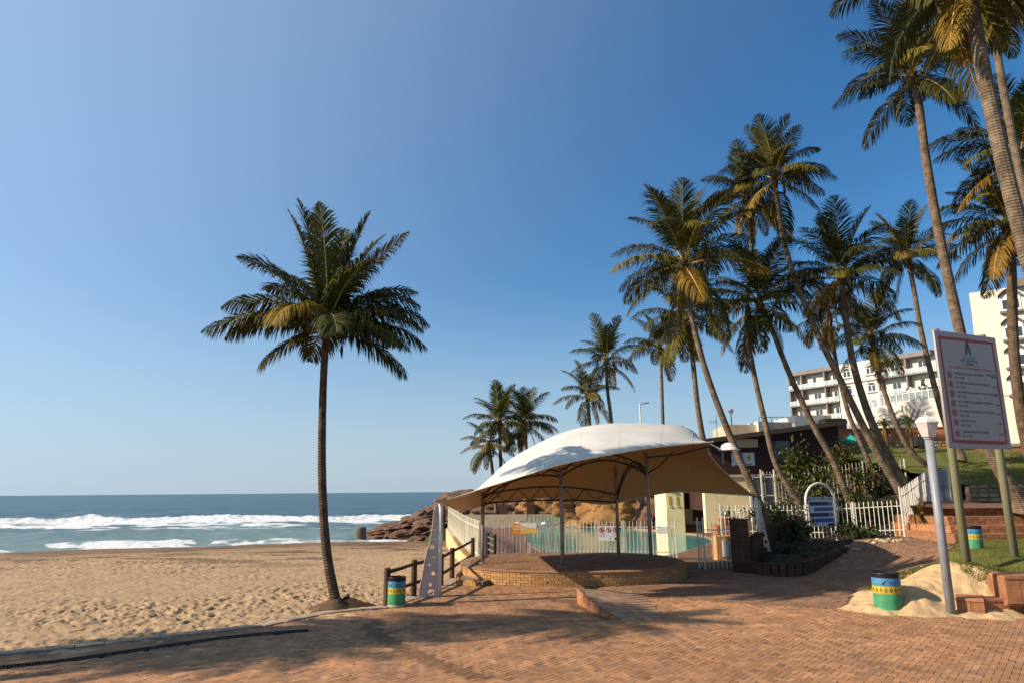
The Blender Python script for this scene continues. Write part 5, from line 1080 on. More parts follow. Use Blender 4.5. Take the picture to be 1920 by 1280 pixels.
palm('pale palm behind the nearest trunk with hanging dry fronds', None, 0, .19, .13, 3.0, seed=21, nf=(3, 4, 6, 6, 4), ndead=7, world=[D(1858, -10, 22), D(1870, 100, 22), D(1893, 230, 22), D(1925, 380, 22), D(1975, 560, 22), D(2060, 800, 22), Vector((20.2, 22, .98))])
palm('rough dark trunked palm in front of the white tower', [(1893, 430), (1897, 520), (1900, 640), (1912, 760), (1930, 850), (1950, 920)], 27.5, .25, .20, 3.1, seed=22, nf=(3, 5, 7, 8, 4), ndead=2, tint=(.7, .66, .62, 1))
palm('palm at the right edge whose fronds reach in under the dry ones', None, 0, .2, .14, 3.2, seed=24, nf=(3, 4, 6, 5, 3), ndead=1, world=[D(1915, 300, 24.5), D(1930, 400, 24.5), D(1960, 600, 24.5), D(2010, 900, 24.5)])
palm('palm outside the left edge whose shadow falls across the drain', None, 0, .17, .12, 2.6, seed=25, nf=(4, 9, 13, 12, 5), world=[Vector((-18.4, 11.5, 7.0)), Vector((-18.6, 11.5, 3)), Vector((-18.4, 11.5, -.1))])
palm('palm outside the left edge whose shadow falls across the open paving', None, 0, .17, .12, 2.3, seed=26, nf=(2, 5, 8, 7, 2), world=[Vector((-14.1, 13.3, 8.8)), Vector((-14.3, 13.3, 3)), Vector((-14.1, 13.3, -.1))])
palm('short palm outside the left edge whose shadow falls past the end of the drain', None, 0, .17, .12, 2.3, seed=27, nf=(2, 5, 8, 8, 3), world=[Vector((-16.2, 12.9, 7.6)), Vector((-16.4, 12.9, 3)), Vector((-16.2, 12.9, -.1))])

# ------------------------------------------------------------------ shrubs and aloes
def leafcloud(name, label, c, rx, ry, rz_, n, m='shrub', size=.09, tint=(1, 1, 1, 1), group='garden shrubs', stem=True, seed=0):
    rg = np.random.default_rng(seed+3); t = thing(name, label, 'shrub', (c[0], c[1], c[2]), group)
    lob = rg.normal(0, .42, (9, 3)); lob[:, 2] = np.abs(lob[:, 2])*1.1+.2
    k = rg.integers(0, 9, n); P = lob[k]+rg.normal(0, .27, (n, 3)); P[:, 2] = np.abs(P[:, 2]); P = P*np.array([rx, ry, rz_])+np.array(c)
    a = rg.normal(0, 1, (n, 3)); a /= np.linalg.norm(a, axis=1)[:, None]; b = np.cross(a, rg.normal(0, 1, (n, 3))); b /= np.linalg.norm(b, axis=1)[:, None]
    s = size*rg.uniform(.6, 1.3, n)[:, None]; V = np.stack([P-a*s, P+b*s*.4, P+a*s, P-b*s*.4], 1).reshape(-1, 3)
    o = np_mesh('foliage', V, np.arange(4*n).reshape(-1, 4), M[m], t, kind='stuff'); o.color = tint
    if stem:
        for i in range(4): q = MB(); e = Vector(c)+Vector(lob[i]*np.array([rx, ry, rz_])); q.tube([Vector(c)-Vector((0, 0, .2)), (Vector(c)+e)/2+Vector((.04, 0, .02)), e], [.03, .02, .01], 5); q.build('stem', M['fibre'], t)
    return t
am = []
for k in range(4):
    g = MB(); n = 7; rd = random.Random(k); pv = []; ff = []
    for i in range(n+1):
        s = i/n; w_ = .075*(1-s)**.75+.002; x = .95*s-.18*s*s; z = .62*s*(1-s)*1.5+.12*s-.55*s*s*(.5+.4*k/3); pv += [(x, -w_, z+.03), (x, 0, z-.012), (x, w_, z+.03)]
    for i in range(n): ff += [(i*3, i*3+1, i*3+4, i*3+3), (i*3+1, i*3+2, i*3+5, i*3+4)]
    g.add(pv, ff); am.append(g.mesh('leaf', M['aloe'], smooth=True))
def aloe(label, base, stem, size, seed, n=30, skirt=True, flower=False, group='aloes in the sloping garden'):
    rd = random.Random(seed); t = thing('aloe_plant', label, 'aloe', base, group); top = Vector(base)+Vector((0, 0, stem))
    if stem > .2: q = MB(); q.tube([Vector(base)-Vector((0, 0, .3)), (Vector(base)+top)/2+Vector((.05, 0, 0)), top], [.11*size, .09*size, .10*size], 8); q.build('stem', M['fibre'], t)
    for i in range(n):
        f = i/n; a = i*2.4+rd.uniform(-.2, .2); tilt = R(-70+95*f+rd.uniform(-8, 8)); s = size*rd.uniform(.8, 1.1)*(1 if f > .2 else .8)
        c = (1.1, 1.05, .9, 1) if f > .45 else rd.choice([(1, .9, .8, 1), (1.8, 1.2, .8, 1)])
        if f < .22 and skirt: c = rd.choice([(2.4, 1.1, .7, 1), (1.6, .8, .6, 1)]); tilt = R(55+rd.uniform(-10, 20))
        else: tilt = -R(rd.uniform(0, 12)+68*(f-.2))
        inst('leaf', rd.choice(am), t, top+Vector((0, 0, .12*f*size)), rot=(0, tilt, a), scale=(s, s, s), color=c)
    if flower:
        for k in range(3): q = MB(); p = top+Vector((.1*k-.12, 0, .3)); e = p+Vector((.16*(k-1), .05, .75*size)); q.tube([top, p, e], .02, 5); q.tube([e, e+Vector((.01, 0, .3))], [.05, .03], 6); q.build('flower_spike', M['aloe'], t)
    return t
def AP(px, py, Y): return D(px, py, Y)
a1 = AP(1663, 835, 44); aloe('tall aloe left of the slim arched trunk, against the white hotel wall', (a1.x, a1.y, a1.z-1.0), 2.0, 1.0, 1, 34)
a2 = AP(1709, 835, 44); aloe('tall flowering aloe right of the slim arched trunk, against the white hotel wall', (a2.x, a2.y, a2.z-.9), 2.0, 1.05, 2, 36, flower=True)
for i, (px, py, Y, sz, lab) in enumerate(((1540, 905, 34.5, 1.0, 'green aloe rosette above the arched sign top'), (1575, 880, 36, 1.05, 'arching aloe between the two crossing palm trunks'), (1607, 905, 34.5, 1.1, 'large low aloe right of the arched sign'), (1638, 885, 36.5, .9, 'aloe rosette under the thick palm trunk'), (1528, 940, 32.5, .8, 'small aloe just behind the arched sign board'), (1602, 940, 31.6, .85, 'aloe close behind the low white fence'))):
    p = AP(px, py, Y); zb = Tz(p.x, p.y); aloe(lab, (p.x, p.y, min(zb, p.z)-.05), max(.1, p.z-min(zb, p.z)), sz, 20+i, 26)
p = AP(1500, 905, 35); leafcloud('leafy_shrub', 'broad leaved shrub in front of the dark clubhouse wall', (p.x, p.y, p.z-.6), 1.2, .8, 1.6, 1500, size=.12, tint=(1.5, 1.2, .7, 1), seed=1)
q = MB(); q.tube([(p.x, p.y, 1.6), (p.x-.15, p.y, p.z)], [.09, .05], 6); q.build('bare_stem', M['cream_paint'], bpy.data.objects['leafy_shrub'])
for i, (px, py, Y, r_, h_, lab, tn) in enumerate(((1470, 1048, 26.6, .8, .4, 'low dark ground shrub at the foot of the right anchor mast', (.7, .8, .7, 1)), (1530, 1040, 27.0, .9, .35, 'low dark ground shrub inside the curved seat wall', (.7, .8, .7, 1)), (1480, 955, 33.2, 1.2, .7, 'dark rounded shrub left of the arched sign behind the fence', (.8, .9, .8, 1)), (1450, 970, 31.5, .9, .6, 'small shrub behind the shaded planter wall', (.8, .9, .8, 1)), (1485, 992, 29.5, .9, .75, 'leggy shrub on top of the shaded planter', (1, 1, .8, 1)), (1600, 998, 29.4, .5, .5, 'clipped green bush at the foot of the arched sign', (1, 1, .9, 1)), (1640, 962, 30.6, 1.5, .7, 'low hedge behind the white fence pickets', (.7, .85, .7, 1)), (1560, 960, 31.6, 1.2, .7, 'low green shrub behind the arched sign board', (1.2, 1.3, .9, 1)), (1650, 905, 37, 1.6, .9, 'dark undergrowth beneath the leaning trunks', (.7, .7, .6, 1)), (1600, 860, 42, 2.2, 1.0, 'brown dry shrub below the brick wall', (1.6, 1.0, .7, 1)), (1700, 905, 38.5, 1.8, .5, 'low dark shrub under the slim arched trunk', (.8, .8, .6, 1)))):
    p = AP(px, py, Y); leafcloud('garden_shrub', lab, (p.x, p.y, p.z-h_*.55), r_, .7, h_, 900, size=.10, tint=tn, seed=10+i)
p = AP(1752, 757, 62); leafcloud('terrace_tree', 'small green tree on the hotel terrace behind the tall trunk', (p.x, p.y, p.z-1.4), 2.0, 1.5, 2.4, 900, size=.22, tint=(1.3, 1.6, .9, 1), seed=40, group='terrace greenery')
# spiky cordyline at the fence corner
cb = G(1735, 1004, 1.0); cdl = thing('spiky_plant', 'brown spiky leaved plant with yellow stem at the fence corner', 'plant', cb)
q = MB(); q.tube([cb, cb+Vector((.03, 0, .35)), cb+Vector((.0, 0, .9))], [.06, .055, .04], 8); q.build('stem', M['rachis'], cdl)
lm = MB(); lm.add([(0, -.02, 0), (0, .02, 0), (.35, .024, .06), (.35, -.024, .06), (.72, .0, -.06)], [(0, 1, 2, 3), (3, 2, 4)]); lme = lm.mesh('leaf', M['shrub'])
for i in range(70): f = random.random(); inst('leaf', lme, cdl, cb+Vector((0, 0, .3+.75*f)), rot=(0, -R(random.uniform(-35, 70)), random.uniform(0, 6.28)), color=(2.6, 1.2, .9, 1) if random.random() < .7 else (1, .9, .6, 1))
# row of bed stones along the path
bs = thing('bed_stones', 'row of small pale stones edging the bed under the arched sign', 'stones', G(1560, 1022, .6)); sme2 = []
for k in range(4): g = MB(); g.lathe((0, 0, 0), [(.05, -.03), (.11, .0), (.10, .05), (.04, .085)], 7); sme2.append(g.mesh('stone', M['stone'], smooth=True))
for i in range(26):
    f = i/25; x = 1508+f*(1690-1508); y = 1032-25*f+random.uniform(-1.2, 1.2); p = G(x, y, .56+.44*f); inst('stone', random.choice(sme2), bs, (p.x, p.y, Tz(p.x, p.y)), random.random()*6, scale=(random.uniform(.7, 1.4), random.uniform(.6, 1.1), random.uniform(.7, 1.2)))

# ------------------------------------------------------------------ rocks, cliff
def boulder(name, label, c, s, seed, m='rock', group='rocks on the headland', rot=(0, 0, 0), sub=6, rough=.4, cat='rock'):
    bm = bmesh.new(); bmesh.ops.create_icosphere(bm, subdivisions=sub, radius=1)
    off = Vector((seed*13.1, seed*7.7, seed*3.3))
    for v in bm.verts:
        n = v.co.normalized(); p = n*1.3+off; k = mnoise.fractal(p, 1.0, 2.0, 6); rdg = mnoise.ridged_multi_fractal(n*1.1+off, 1.0, 2.1, 5, 1.0, 2.0)
        cell = mnoise.voronoi(n*1.8+off)[0]; st = mnoise.fractal(Vector((n.x*1.2, n.y*1.2, n.z*5+n.x*2))+off*2, 1.0, 2.0, 5); v.co = n*(1+rough*k*.9+rough*(rdg-1)*.55+(cell[1]-cell[0])*.38+.13*st+.05*mnoise.fractal(n*6+off, .8, 2.1, 5)-.10*max(0, .12-abs(mnoise.noise(n*2.3+off*3)))/.12)
        v.co.z = math.copysign(abs(v.co.z)**.85, v.co.z)
    for f in bm.faces: f.smooth = True
    me = bpy.data.meshes.new(name); bm.to_mesh(me); bm.free(); me.materials.append(M[m]); o = bpy.data.objects.new(name, me); col.objects.link(o)
    o.location = c; o.scale = s; o.rotation_euler = rot; tag(o, label, cat, group); return o
def RP_(px, py, Y): return D(px, py, Y)
for i, (px, py, Y, s, rot, lab) in enumerate((
    (755, 995, 78, (3.6, 3, 1.0), (0, R(-12), .3), 'low outermost rock reaching into the surf'),
    (790, 985, 82, (3.4, 4, 1.4), (0, R(-24), .2), 'slanting rock slab behind the outermost rock'),
    (838, 972, 86, (4.4, 5, 1.8), (0, R(-22), .1), 'long sloping rock ridge left of the pale mast'),
    (800, 1002, 75, (3.4, 2.5, 1.1), (0, R(-8), 0), 'dark rounded rock at the edge of the sand'),
    (845, 992, 77, (3.6, 3, 1.8), (0, R(-10), .4), 'dark block of rock below the ridge'),
    (882, 952, 88, (3.4, 4, 1.9), (0, R(-10), .6), 'highest knobbly rock beside the canopy tip'),
    (905, 962, 84, (5, 4, 2.2), (0, 0, .2), 'rock behind the long palisade fence'))):
    c = RP_(px, py, Y); boulder('headland_rock', lab, c, s, i+1, rot=rot)
for i, (px, py, Y, s, lab) in enumerate(((1085, 962, 63, (4.6, 3, 2.6), 'sunlit orange rock face behind the pool at left'), (1140, 958, 63, (5.0, 3, 2.9), 'sunlit orange rock face behind the pool, middle lump'), (1195, 955, 61, (4.4, 3.5, 3.2), 'dark slanting rock face left of the cream changing room'), (1238, 962, 58, (2.0, 2.6, 2.7), 'reddish rock spur right behind the canopy post'), (1010, 968, 66, (6, 3, 2.0), 'low shaded rock at the back of the pool behind the orange sign'))):
    c = RP_(px, py, Y); boulder('pool_cliff', lab, (c.x, c.y, c.z-.5), s, 20+i, 'cliff' if i < 3 else 'rock', 'rock face behind the pool', rough=.34)
hl = sheet('headland', np.arange(-8, 60, 1.0), np.arange(63, 130, 1.5), lambda X, Y: -1.0+np.clip((X+7)/9, 0, 1)*2.6+.5*fbm(X, Y, .12, 3)+np.clip((X-12)/20, 0, 1)*3+np.clip((Y-66)/20, 0, 1)*.8, M['grass'])
blk = thing('gate_kiosk', 'dark square pillar pair behind the pool at left', 'pillar', RP_(980, 965, 60))
for x0, x1 in ((935, 950), (988, 1003)): a = RP_(x0, 980, 60); b = RP_(x1, 944, 60); q = MB(); q.box(a.x, b.x, 60, 60.8, -.05, b.z); q.build('pillar', M['dark_brick'], blk)
fence('black railing on top of the pool back wall', [(D(935, 950, 59).x, 59, .9), (D(1075, 950, 59).x, 59.2, .9)], 1.6, .35, group='dark railings behind the pool', mtl='dark_metal', posts=False)
q = MB(); q.box(-4.6, 4, 59.5, 59.9, -.3, .95); o = q.build('pool_back_wall', M['parapet']); tag(o, 'low wall along the far side of the pool below the black railing', 'wall')
sb = RP_(676, 1008, 73); stub = MB(); stub.lathe((sb.x, sb.y, -2.6), [(.58, 0), (.56, 1.0), (.55, sb.z+2.6+.75), (.50, sb.z+2.6+1.02), (.4, sb.z+2.6+1.08)], 18); o = stub.build('concrete_stub', M['grey_concrete'], smooth=False); tag(o, 'round weathered concrete stub standing in the shallow surf', 'pillar')
sb = RP_(657, 1016, 72); q = MB(); q.box(sb.x-.7, sb.x+.75, sb.y, sb.y+.9, -2.6, D(657, 1011, 72).z); o = q.build('concrete_block', M['grey_concrete']); tag(o, 'low square concrete block half buried at the waterline', 'block')
fr_ = thing('beach_railing', 'dark timber rail by the rocks beyond the palisade fence', 'railing', RP_(855, 985, 60))
for px in (832, 842, 852, 862): a = RP_(px, 990, 62); q = MB(); q.tube([(a.x, a.y, a.z-1), (a.x, a.y, a.z+1.9)], .1, 8); q.build('post', M['wood'], fr_)
for z in (965, 976): a = RP_(828, z, 62); b = RP_(866, z-1, 62); q = MB(); q.tube([a, b], .08, 8); q.build('rail', M['wood'], fr_)

# ------------------------------------------------------------------ cream changing room and clubhouse
def yb(px, py, Y): p = D(px, py, Y); return p.x, p.z
CY = 50.0; x0, zt0 = yb(1248, 921, CY); x1_, _ = yb(1281, 921, CY); x2_, _ = yb(1402, 921, CY+1.6); zb_ = .0
cr = thing('changing_room', 'cream changing room with brown door and two slit windows by the pool', 'building', ((x0+x2_)/2, CY, 0)); ZT = zt0+.5
q = MB(); q.box(x0, x1_, CY, CY+4, -.3, ZT); q.build('side_block', M['cream_wall'], cr)
q = MB(); q.box(x1_, x2_+.2, CY+1.6, CY+5, -.3, ZT+.02); q.build('front_wall', M['cream_wall'], cr)
dx0, _ = yb(1297, 930, CY+1.6); dx1, _ = yb(1317, 930, CY+1.6); _, dz0 = yb(1300, 976, CY+1.6)
dr_ = MB(); dr_.box(dx0, dx1, CY+1.53, CY+1.62, dz0, dz0+1.75); o = dr_.build('door', M['door_brown'], cr); q = MB(); q.box(dx1-.12, dx1-.07, CY+1.5, CY+1.54, dz0+.8, dz0+.92); q.build('handle', M['steel'], o)
cx0, _ = yb(1338, 930, CY+1.4); q = MB(); q.box(cx0, cx0+.28, CY+1.25, CY+1.6, -.3, ZT); q.build('pilaster', M['wall_white'], cr)
for wx in (1254, 1268):
    a, zz = yb(wx, 947, CY); q = MB(); q.box(a, a+.15, CY-.03, CY+.02, zz, zz+.62); o = q.build('window', M['drum_yellow'], cr); q = MB(); q.box(a-.03, a+.2, CY-.06, CY-.0, zz-.08, zz-.02); q.build('sill', M['wall_white'], o)
for k in range(3): q = MB(); q.box(x1_-.1+k*.15, x2_-1.0, CY+.7+k*.3, CY+1.6, -.1, .12+k*.14); q.build('step', M['orange_brick'], cr)
pa = D(1363, 986, 33.5); pot = thing('potted_plant', 'terracotta pot with green plant above the gate', 'plant pot', (pa.x, 36, .3)); pz = D(1363, 984, 36).z
q = MB(); q.lathe((pa.x*36/33.5, 36, pz), [(.25, 0), (.42, .34), (.45, .36), (.45, .42), (.38, .42)], 18); q.build('pot', M['terracotta'], pot, smooth=True)
ql = MB(); ql.box(pa.x*36/33.5-.6, pa.x*36/33.5+.9, 35.6, 36.6, -.1, pz); ql.build('pot_plinth', M['orange_brick'], pot)
for i in range(36): inst('leaf', lme, pot, (pa.x*36/33.5+random.uniform(-.15, .15), 36+random.uniform(-.15, .15), pz+.4), rot=(0, -R(random.uniform(10, 80)), random.uniform(0, 6.28)), color=(1, 1.1, .9, 1))
bn = thing('poolside_bench', 'square cream brick plinth with white plate behind the gate', 'plinth', G(1400, 1050)); a = G(1355, 1053); q = MB(); q.box(a.x, a.x+1.0, a.y+.6, a.y+1.4, -.1, .95); q.build('plinth', M['face_brick'], bn); q = MB(); q.box(a.x+.2, a.x+.45, a.y+.57, a.y+.61, .15, .8); q.build('plate', M['letter_white'], bn)

KY = 44.0
club = thing('clubhouse', 'dark maroon clubhouse with a sloping overhanging roof behind the palms', 'building', (20, KY, 2))
cxl, czl = yb(1332, 826, KY); cxr, czr = yb(1570, 790, KY); zb2 = 1.5
q = MB(); q.add([(cxl, KY, zb2), (cxr, KY, zb2), (cxr, KY, czr-.15), (cxl, KY, czl-.15), (cxl, KY+8, zb2), (cxr, KY+8, zb2), (cxr, KY+8, czr-.15), (cxl, KY+8, czl-.15)], [(0,1,2,3),(5,4,7,6),(4,0,3,7),(1,5,6,2),(3,2,6,7)]); q.build('wall', M['maroon'], club)
q = MB(); q.add([(cxl-.8, KY-.9, czl-.22), (cxr+.2, KY-.9, czr-.22), (cxr+.2, KY-.9, czr+.05), (cxl-.8, KY-.9, czl+.05), (cxl-.8, KY+8, czl-.22), (cxr+.2, KY+8, czr-.22), (cxr+.2, KY+8, czr+.05), (cxl-.8, KY+8, czl+.05)], [(0,1,2,3),(5,4,7,6),(4,0,3,7),(1,5,6,2),(3,2,6,7),(0,4,5,1)]); q.build('roof', M['roof_dark'], club)
a, za = yb(1376, 838, KY-.05); b, zb3 = yb(1420, 819, KY-.05); q = MB(); q.box(a, b, KY-.06, KY, za, zb3-.1); q.build('fascia_panel', M['parapet'], club)
a, za = yb(1338, 928, KY-.3); b, zb3 = yb(1440, 893, KY-.3); q = MB(); q.box(a-.6, b+.3, KY-.5, KY-.01, zb2-1.2, zb3); q.build('base_wall', M['cream_wall'], club); q = MB(); q.box(a-.8, b+.4, KY-.6, KY-.01, zb3, zb3+.14); q.build('ledge', M['parapet'], club)
a, za = yb(1452, 860, KY-.05); b, zb3 = yb(1480, 826, KY-.05); q = MB(); q.box(a, b, KY-.05, KY, za, zb3); q.build('window', M['pane'], club)
def p_po(t, x, W, H):
    plate('paper', [(W*.06, H*.06), (W*.94, H*.06), (W*.94, H*.94), (W*.06, H*.94)], [], .002, M['photo_pale'], t, x); x2 = x @ Matrix.Translation((0, 0, .003))
    fl = []
    for k in range(32): rr_ = W*(.24 if (k//2) % 2 else .17); fl.append((W*.5+rr_*math.cos(2*math.pi*k/32), H*.6+rr_*math.sin(2*math.pi*k/32)))
    plate('flower_emblem', fl, [], .002, M['poster_yellow'], t, x2); plate('flower_heart', circ(W*.5, H*.6, W*.09, 10), [], .002, M['poster_blue'], t, x2 @ Matrix.Translation((0, 0, .002)))
    plate('arc_stroke', [(W*.25+W*.5*i/8, H*(.2-.05*math.sin(math.pi*i/8))) for i in range(9)]+[(W*.75-W*.5*i/8, H*(.14-.05*math.sin(math.pi*(8-i)/8))) for i in range(9)], [], .002, M['ink'], t, x2)
a, za = yb(1395, 873, KY-.3); b, zb3 = yb(1417, 846, KY-.3); board('wall_poster', 'blue framed poster with a yellow flower emblem on the clubhouse', 'poster', (a, KY-.1, 0), (b, KY-.1, 0), za, zb3, M['poster_blue'], p_po)
a, za = yb(1374, 872, KY-.3); b, zb3 = yb(1393, 847, KY-.3); board('wall_poster', 'plain pale poster left of the flower poster, half behind a trunk', 'poster', (a, KY-.1, 0), (b, KY-.1, 0), za, zb3, M['photo_pale'], lambda t, x, W, H: plate('frame_line', [(W*.02, H*.02), (W*.98, H*.02), (W*.98, H*.98), (W*.02, H*.98)], [[(W*.05, H*.05), (W*.95, H*.05), (W*.95, H*.95), (W*.05, H*.95)]], .002, M['poster_blue'], t, x))
ub = thing('parapet_building', 'flat roofed beige building with low parapets behind the clubhouse', 'building', (24, 52, 5))
for (xa_, ya_, xb_, yb_, m, dy) in ((1366, 822, 1432, 795, 'parapet', 0), (1420, 818, 1437, 790, 'wall_white', -.4), (1436, 815, 1490, 790, 'parapet', .1), (1486, 812, 1545, 779, 'wall_white', -.6), (1542, 830, 1552, 779, 'cream_wall', -.62)):
    a, za = yb(xa_, ya_, 52); b, zb3 = yb(xb_, yb_, 52); q = MB(); q.box(a, b, 52+dy, 56+dy, za-2.5, zb3); q.build('parapet_wall', M[m], ub)
a, za = yb(1424, 789, 53); b, zb3 = yb(1490, 781, 53); rl_ = MB(); rl_.tube([(a, 53, zb3), (b, 53, zb3)], .03, 6); n = 6
for i in range(n+1): x = a+(b-a)*i/n; rl_.tube([(x, 53, za-.4), (x, 53, zb3)], .025, 6)
rl_.build('roof_railing', M['grey_metal'], ub)
a, za = yb(1549, 830, 50.5); b, zb3 = yb(1585, 784, 50.5); q = MB(); q.box(a, b, 50.4, 53, za-2, zb3); o = q.build('dark_shutter', M['shutter'], ub)
for i in range(8): q = MB(); zz = za+(zb3-za)*i/8; q.box(a+.02, b-.02, 50.36, 50.41, zz+.02, zz+(zb3-za)/8-.03); q.build('slat', M['shutter'], o)
# small things on the skyline
a, za = yb(1372, 795, 53); b, zb3 = yb(1372, 766, 53); sl_ = thing('roof_lamp', 'small globe lamp on a thin post above the beige parapet', 'street lamp', (a, 53, za)); q = MB(); q.tube([(a, 53, za-.3), (a, 53, zb3-.35)], .04, 8); q.build('post', M['dark_metal'], sl_); q = MB(); q.lathe((a, 53, zb3-.35), [(.08, 0), (.2, .12), (.22, .28), (.1, .36)], 12); q.build('globe', M['plastic_lamp'], sl_, smooth=True)
a, za = yb(1345, 822, KY+1); b, zb3 = yb(1343, 778, KY+1); an = thing('roof_antenna', 'television antenna on the left end of the clubhouse roof', 'antenna', (a, KY+1, za)); q = MB(); q.tube([(a, KY+1, za-.5), (a, KY+1, zb3)], .03, 6); q.build('mast', M['grey_metal'], an)
q = MB(); q.tube([(a-.45, KY+1, zb3-.4), (a+.1, KY+1, zb3-.4)], .02, 5)
for k in range(4): q.tube([(a-.45+.13*k, KY+1, zb3-.56), (a-.45+.13*k, KY+1, zb3-.24)], .012, 5)
q.build('yagi_bar', M['grey_metal'], an)
a, za = yb(1203, 830, 75); b, zb3 = yb(1203, 757, 75); sl_ = thing('tall_street_light', 'tall pale street light with a short arm above the canopy', 'street lamp', (a, 75, 0)); q = MB(); q.tube([(a, 75, 0), (a, 75, zb3)], .08, 8); q.build('pole', M['white_paint'], sl_); q = MB(); q.tube([(a, 75, zb3), (a+.5, 75, zb3+.1), (a+.95, 75, zb3+.16)], [.06, .08, .1], 6); q.build('lamp_arm', M['grey_metal'], sl_)
a, za = yb(1250, 812, 60); b, zb3 = yb(1285, 795, 60); tr_ = thing('thatched_roof', 'small thatched roof peak showing above the canopy', 'roof', (a, 60, za-3)); q = MB(); q.add([(a-1, 60, za-1), (b+.6, 60, za-1), (b+.6, 63, za-1), (a-1, 63, za-1), ((a+b)/2+.3, 61, zb3), ((a+b)/2+.9, 61, zb3)], [(0, 1, 5, 4), (1, 2, 5), (2, 3, 4, 5), (3, 0, 4)]); q.build('thatch', mat('thatch', (0.30, 0.21, 0.10), (0.18, 0.12, 0.06), 5, .95, .8, 12), tr_)
q = MB(); q.box(a-.4, b, 60.4, 62.6, 0, za-1); q.build('wall', M['cream_wall'], tr_)

# ------------------------------------------------------------------ hotel
HA = D(1487, 800, 132.0); HB = D(1762, 790, 110.0); hd_ = Vector((HB.x-HA.x, HB.y-HA.y, 0)); HL = hd_.length; hd_.normalize()
ZB = D(1487, 792, 132.0).z; ZH0 = ZB-6; ZH = D(1487, 703, 132.0).z
hot = thing('hotel', 'white hotel with brown trimmed glass balconies behind the palms', 'building', (HA.x, HA.y, ZH0)); hx = frame((HA.x, HA.y, 0), hd_)
# local frame: x along the facade, y up, z out towards the viewer
def hb(name, x0, x1, y0, y1, z0, z1, m, parent=None):
    q = MB(hx); q.box(x0, x1, y0, y1, z0, z1); return q.build(name, M[m], parent or hot)
ztop = ZH; FH = (ZH-ZB)/3
hb('wall', 0, HL, ZH0-2, ztop-.25, -8, -1.1, 'hotel_white')
hb('parapet', 0, HL*.98, ztop-.25, ztop+.12, -8, -1.08, 'hotel_brown')
secs = [(0.0, .10, 'b'), (.10, .28, 'b'), (.28, .38, 'b'), (.38, .66, 'w'), (.66, .84, 'b'), (.84, 1.0, 'b')]
for f0, f1, kind in secs:
    xa_, xb_ = HL*f0, HL*f1
    if kind == 'w':
        hb('projecting_bay', xa_, xb_, ZH0-2, ztop+.35, -1.1, 0.02, 'hotel_white'); hb('bay_cornice', xa_-.05, xb_+.05, ZB+FH*1.93, ZB+FH*2.0, 0.0, .14, 'hotel_brown')
        for fl in range(3):
            for wx in (.14, .72):
                X0 = xa_+(xb_-xa_)*wx; Y0 = ZB+FH*fl+FH*.30; w_ = hb('window', X0, X0+1.5, Y0, Y0+1.7, .0, .05, 'window_white'); hb('pane', X0+.12, X0+.69, Y0+.15, Y0+1.1, .05, .06, 'pane', w_); hb('pane', X0+.81, X0+1.38, Y0+.15, Y0+1.1, .05, .06, 'pane', w_)
                aw = MB(hx); nv = [(X0-.12+1.74*i/10, Y0+1.25+.55*math.sin(math.pi*i/10)) for i in range(11)]; aw.add([(x, y, .06) for x, y in nv]+[(x, y+.14, .16) for x, y in nv]+[(x, y+.14, .03) for x, y in nv], [(i, i+1, 12+i, 11+i) for i in range(10)]+[(11+i, 12+i, 23+i, 22+i) for i in range(10)]); aw.build('hood', M['hotel_brown'], w_); hb('sill', X0-.12, X0+1.62, Y0-.22, Y0-.04, .0, .16, 'hotel_brown', w_)
                ap = MB(hx); ap.add([(X0+.1, Y0+1.16, .055), (X0+1.4, Y0+1.16, .055)]+[(X0+.75+.65*math.cos(R(a_)), Y0+1.16+.46*math.sin(R(a_)), .055) for a_ in range(15, 180, 15)], [tuple([0, 1]+list(range(2, 13)))]); ap.build('arched_pane', M['pane'], w_)
        continue
    hb('eave', xa_+.0, xb_+.03, ztop-.30, ztop+.42, -1.1, .22, 'hotel_brown')
    for fl in range(3):
        Y0 = ZB+FH*fl
        hb('balcony_slab', xa_+.02, xb_-.02, Y0-.16, Y0+.04, -1.1, .28, 'hotel_brown'); hb('ceiling_band', xa_+.02, xb_-.02, Y0+FH*.86, Y0+FH*.94, -1.1, .05, 'hotel_brown') if fl == 2 else None
        hb('divider', xa_-.14, xa_+.14, Y0+.04, Y0+FH-.16, -1.1, .08, 'hotel_brown')
        dw = hb('door_frame', xa_+(xb_-xa_)*.35, xa_+(xb_-xa_)*.35+1.5, Y0+.04, Y0+2.1, -1.1, -1.02, 'window_white'); X0 = xa_+(xb_-xa_)*.35
        hb('pane', X0+.08, X0+.72, Y0+.12, Y0+2.0, -1.02, -1.0, 'pane', dw); hb('pane', X0+.80, X0+1.42, Y0+.12, Y0+2.0, -1.02, -1.0, 'curtain' if random.random() < .4 else 'pane', dw)
        bl = hb('balustrade', xa_+.05, xb_-.05, Y0+.80, Y0+.87, .16, .22, 'window_white'); n = max(2, int((xb_-xa_)/.75))
        for i in range(n+1): xx = xa_+.05+(xb_-xa_-.1)*i/n; hb('baluster', xx-.035, xx+.035, Y0+.04, Y0+.80, .165, .215, 'window_white', bl)
        for i in range(n): xx = xa_+.05+(xb_-xa_-.1)*i/n; hb('glass_panel', xx+.06, xx+(xb_-xa_-.1)/n-.06, Y0+.10, Y0+.76, .18, .195, 'balustrade_glass', bl)
        if random.random() < .8: xx = xa_+(xb_-xa_)*random.uniform(.1, .3); hb('balcony_chair', xx, xx+.45, Y0+.04, Y0+.85, -.6, -.15, 'window_white')
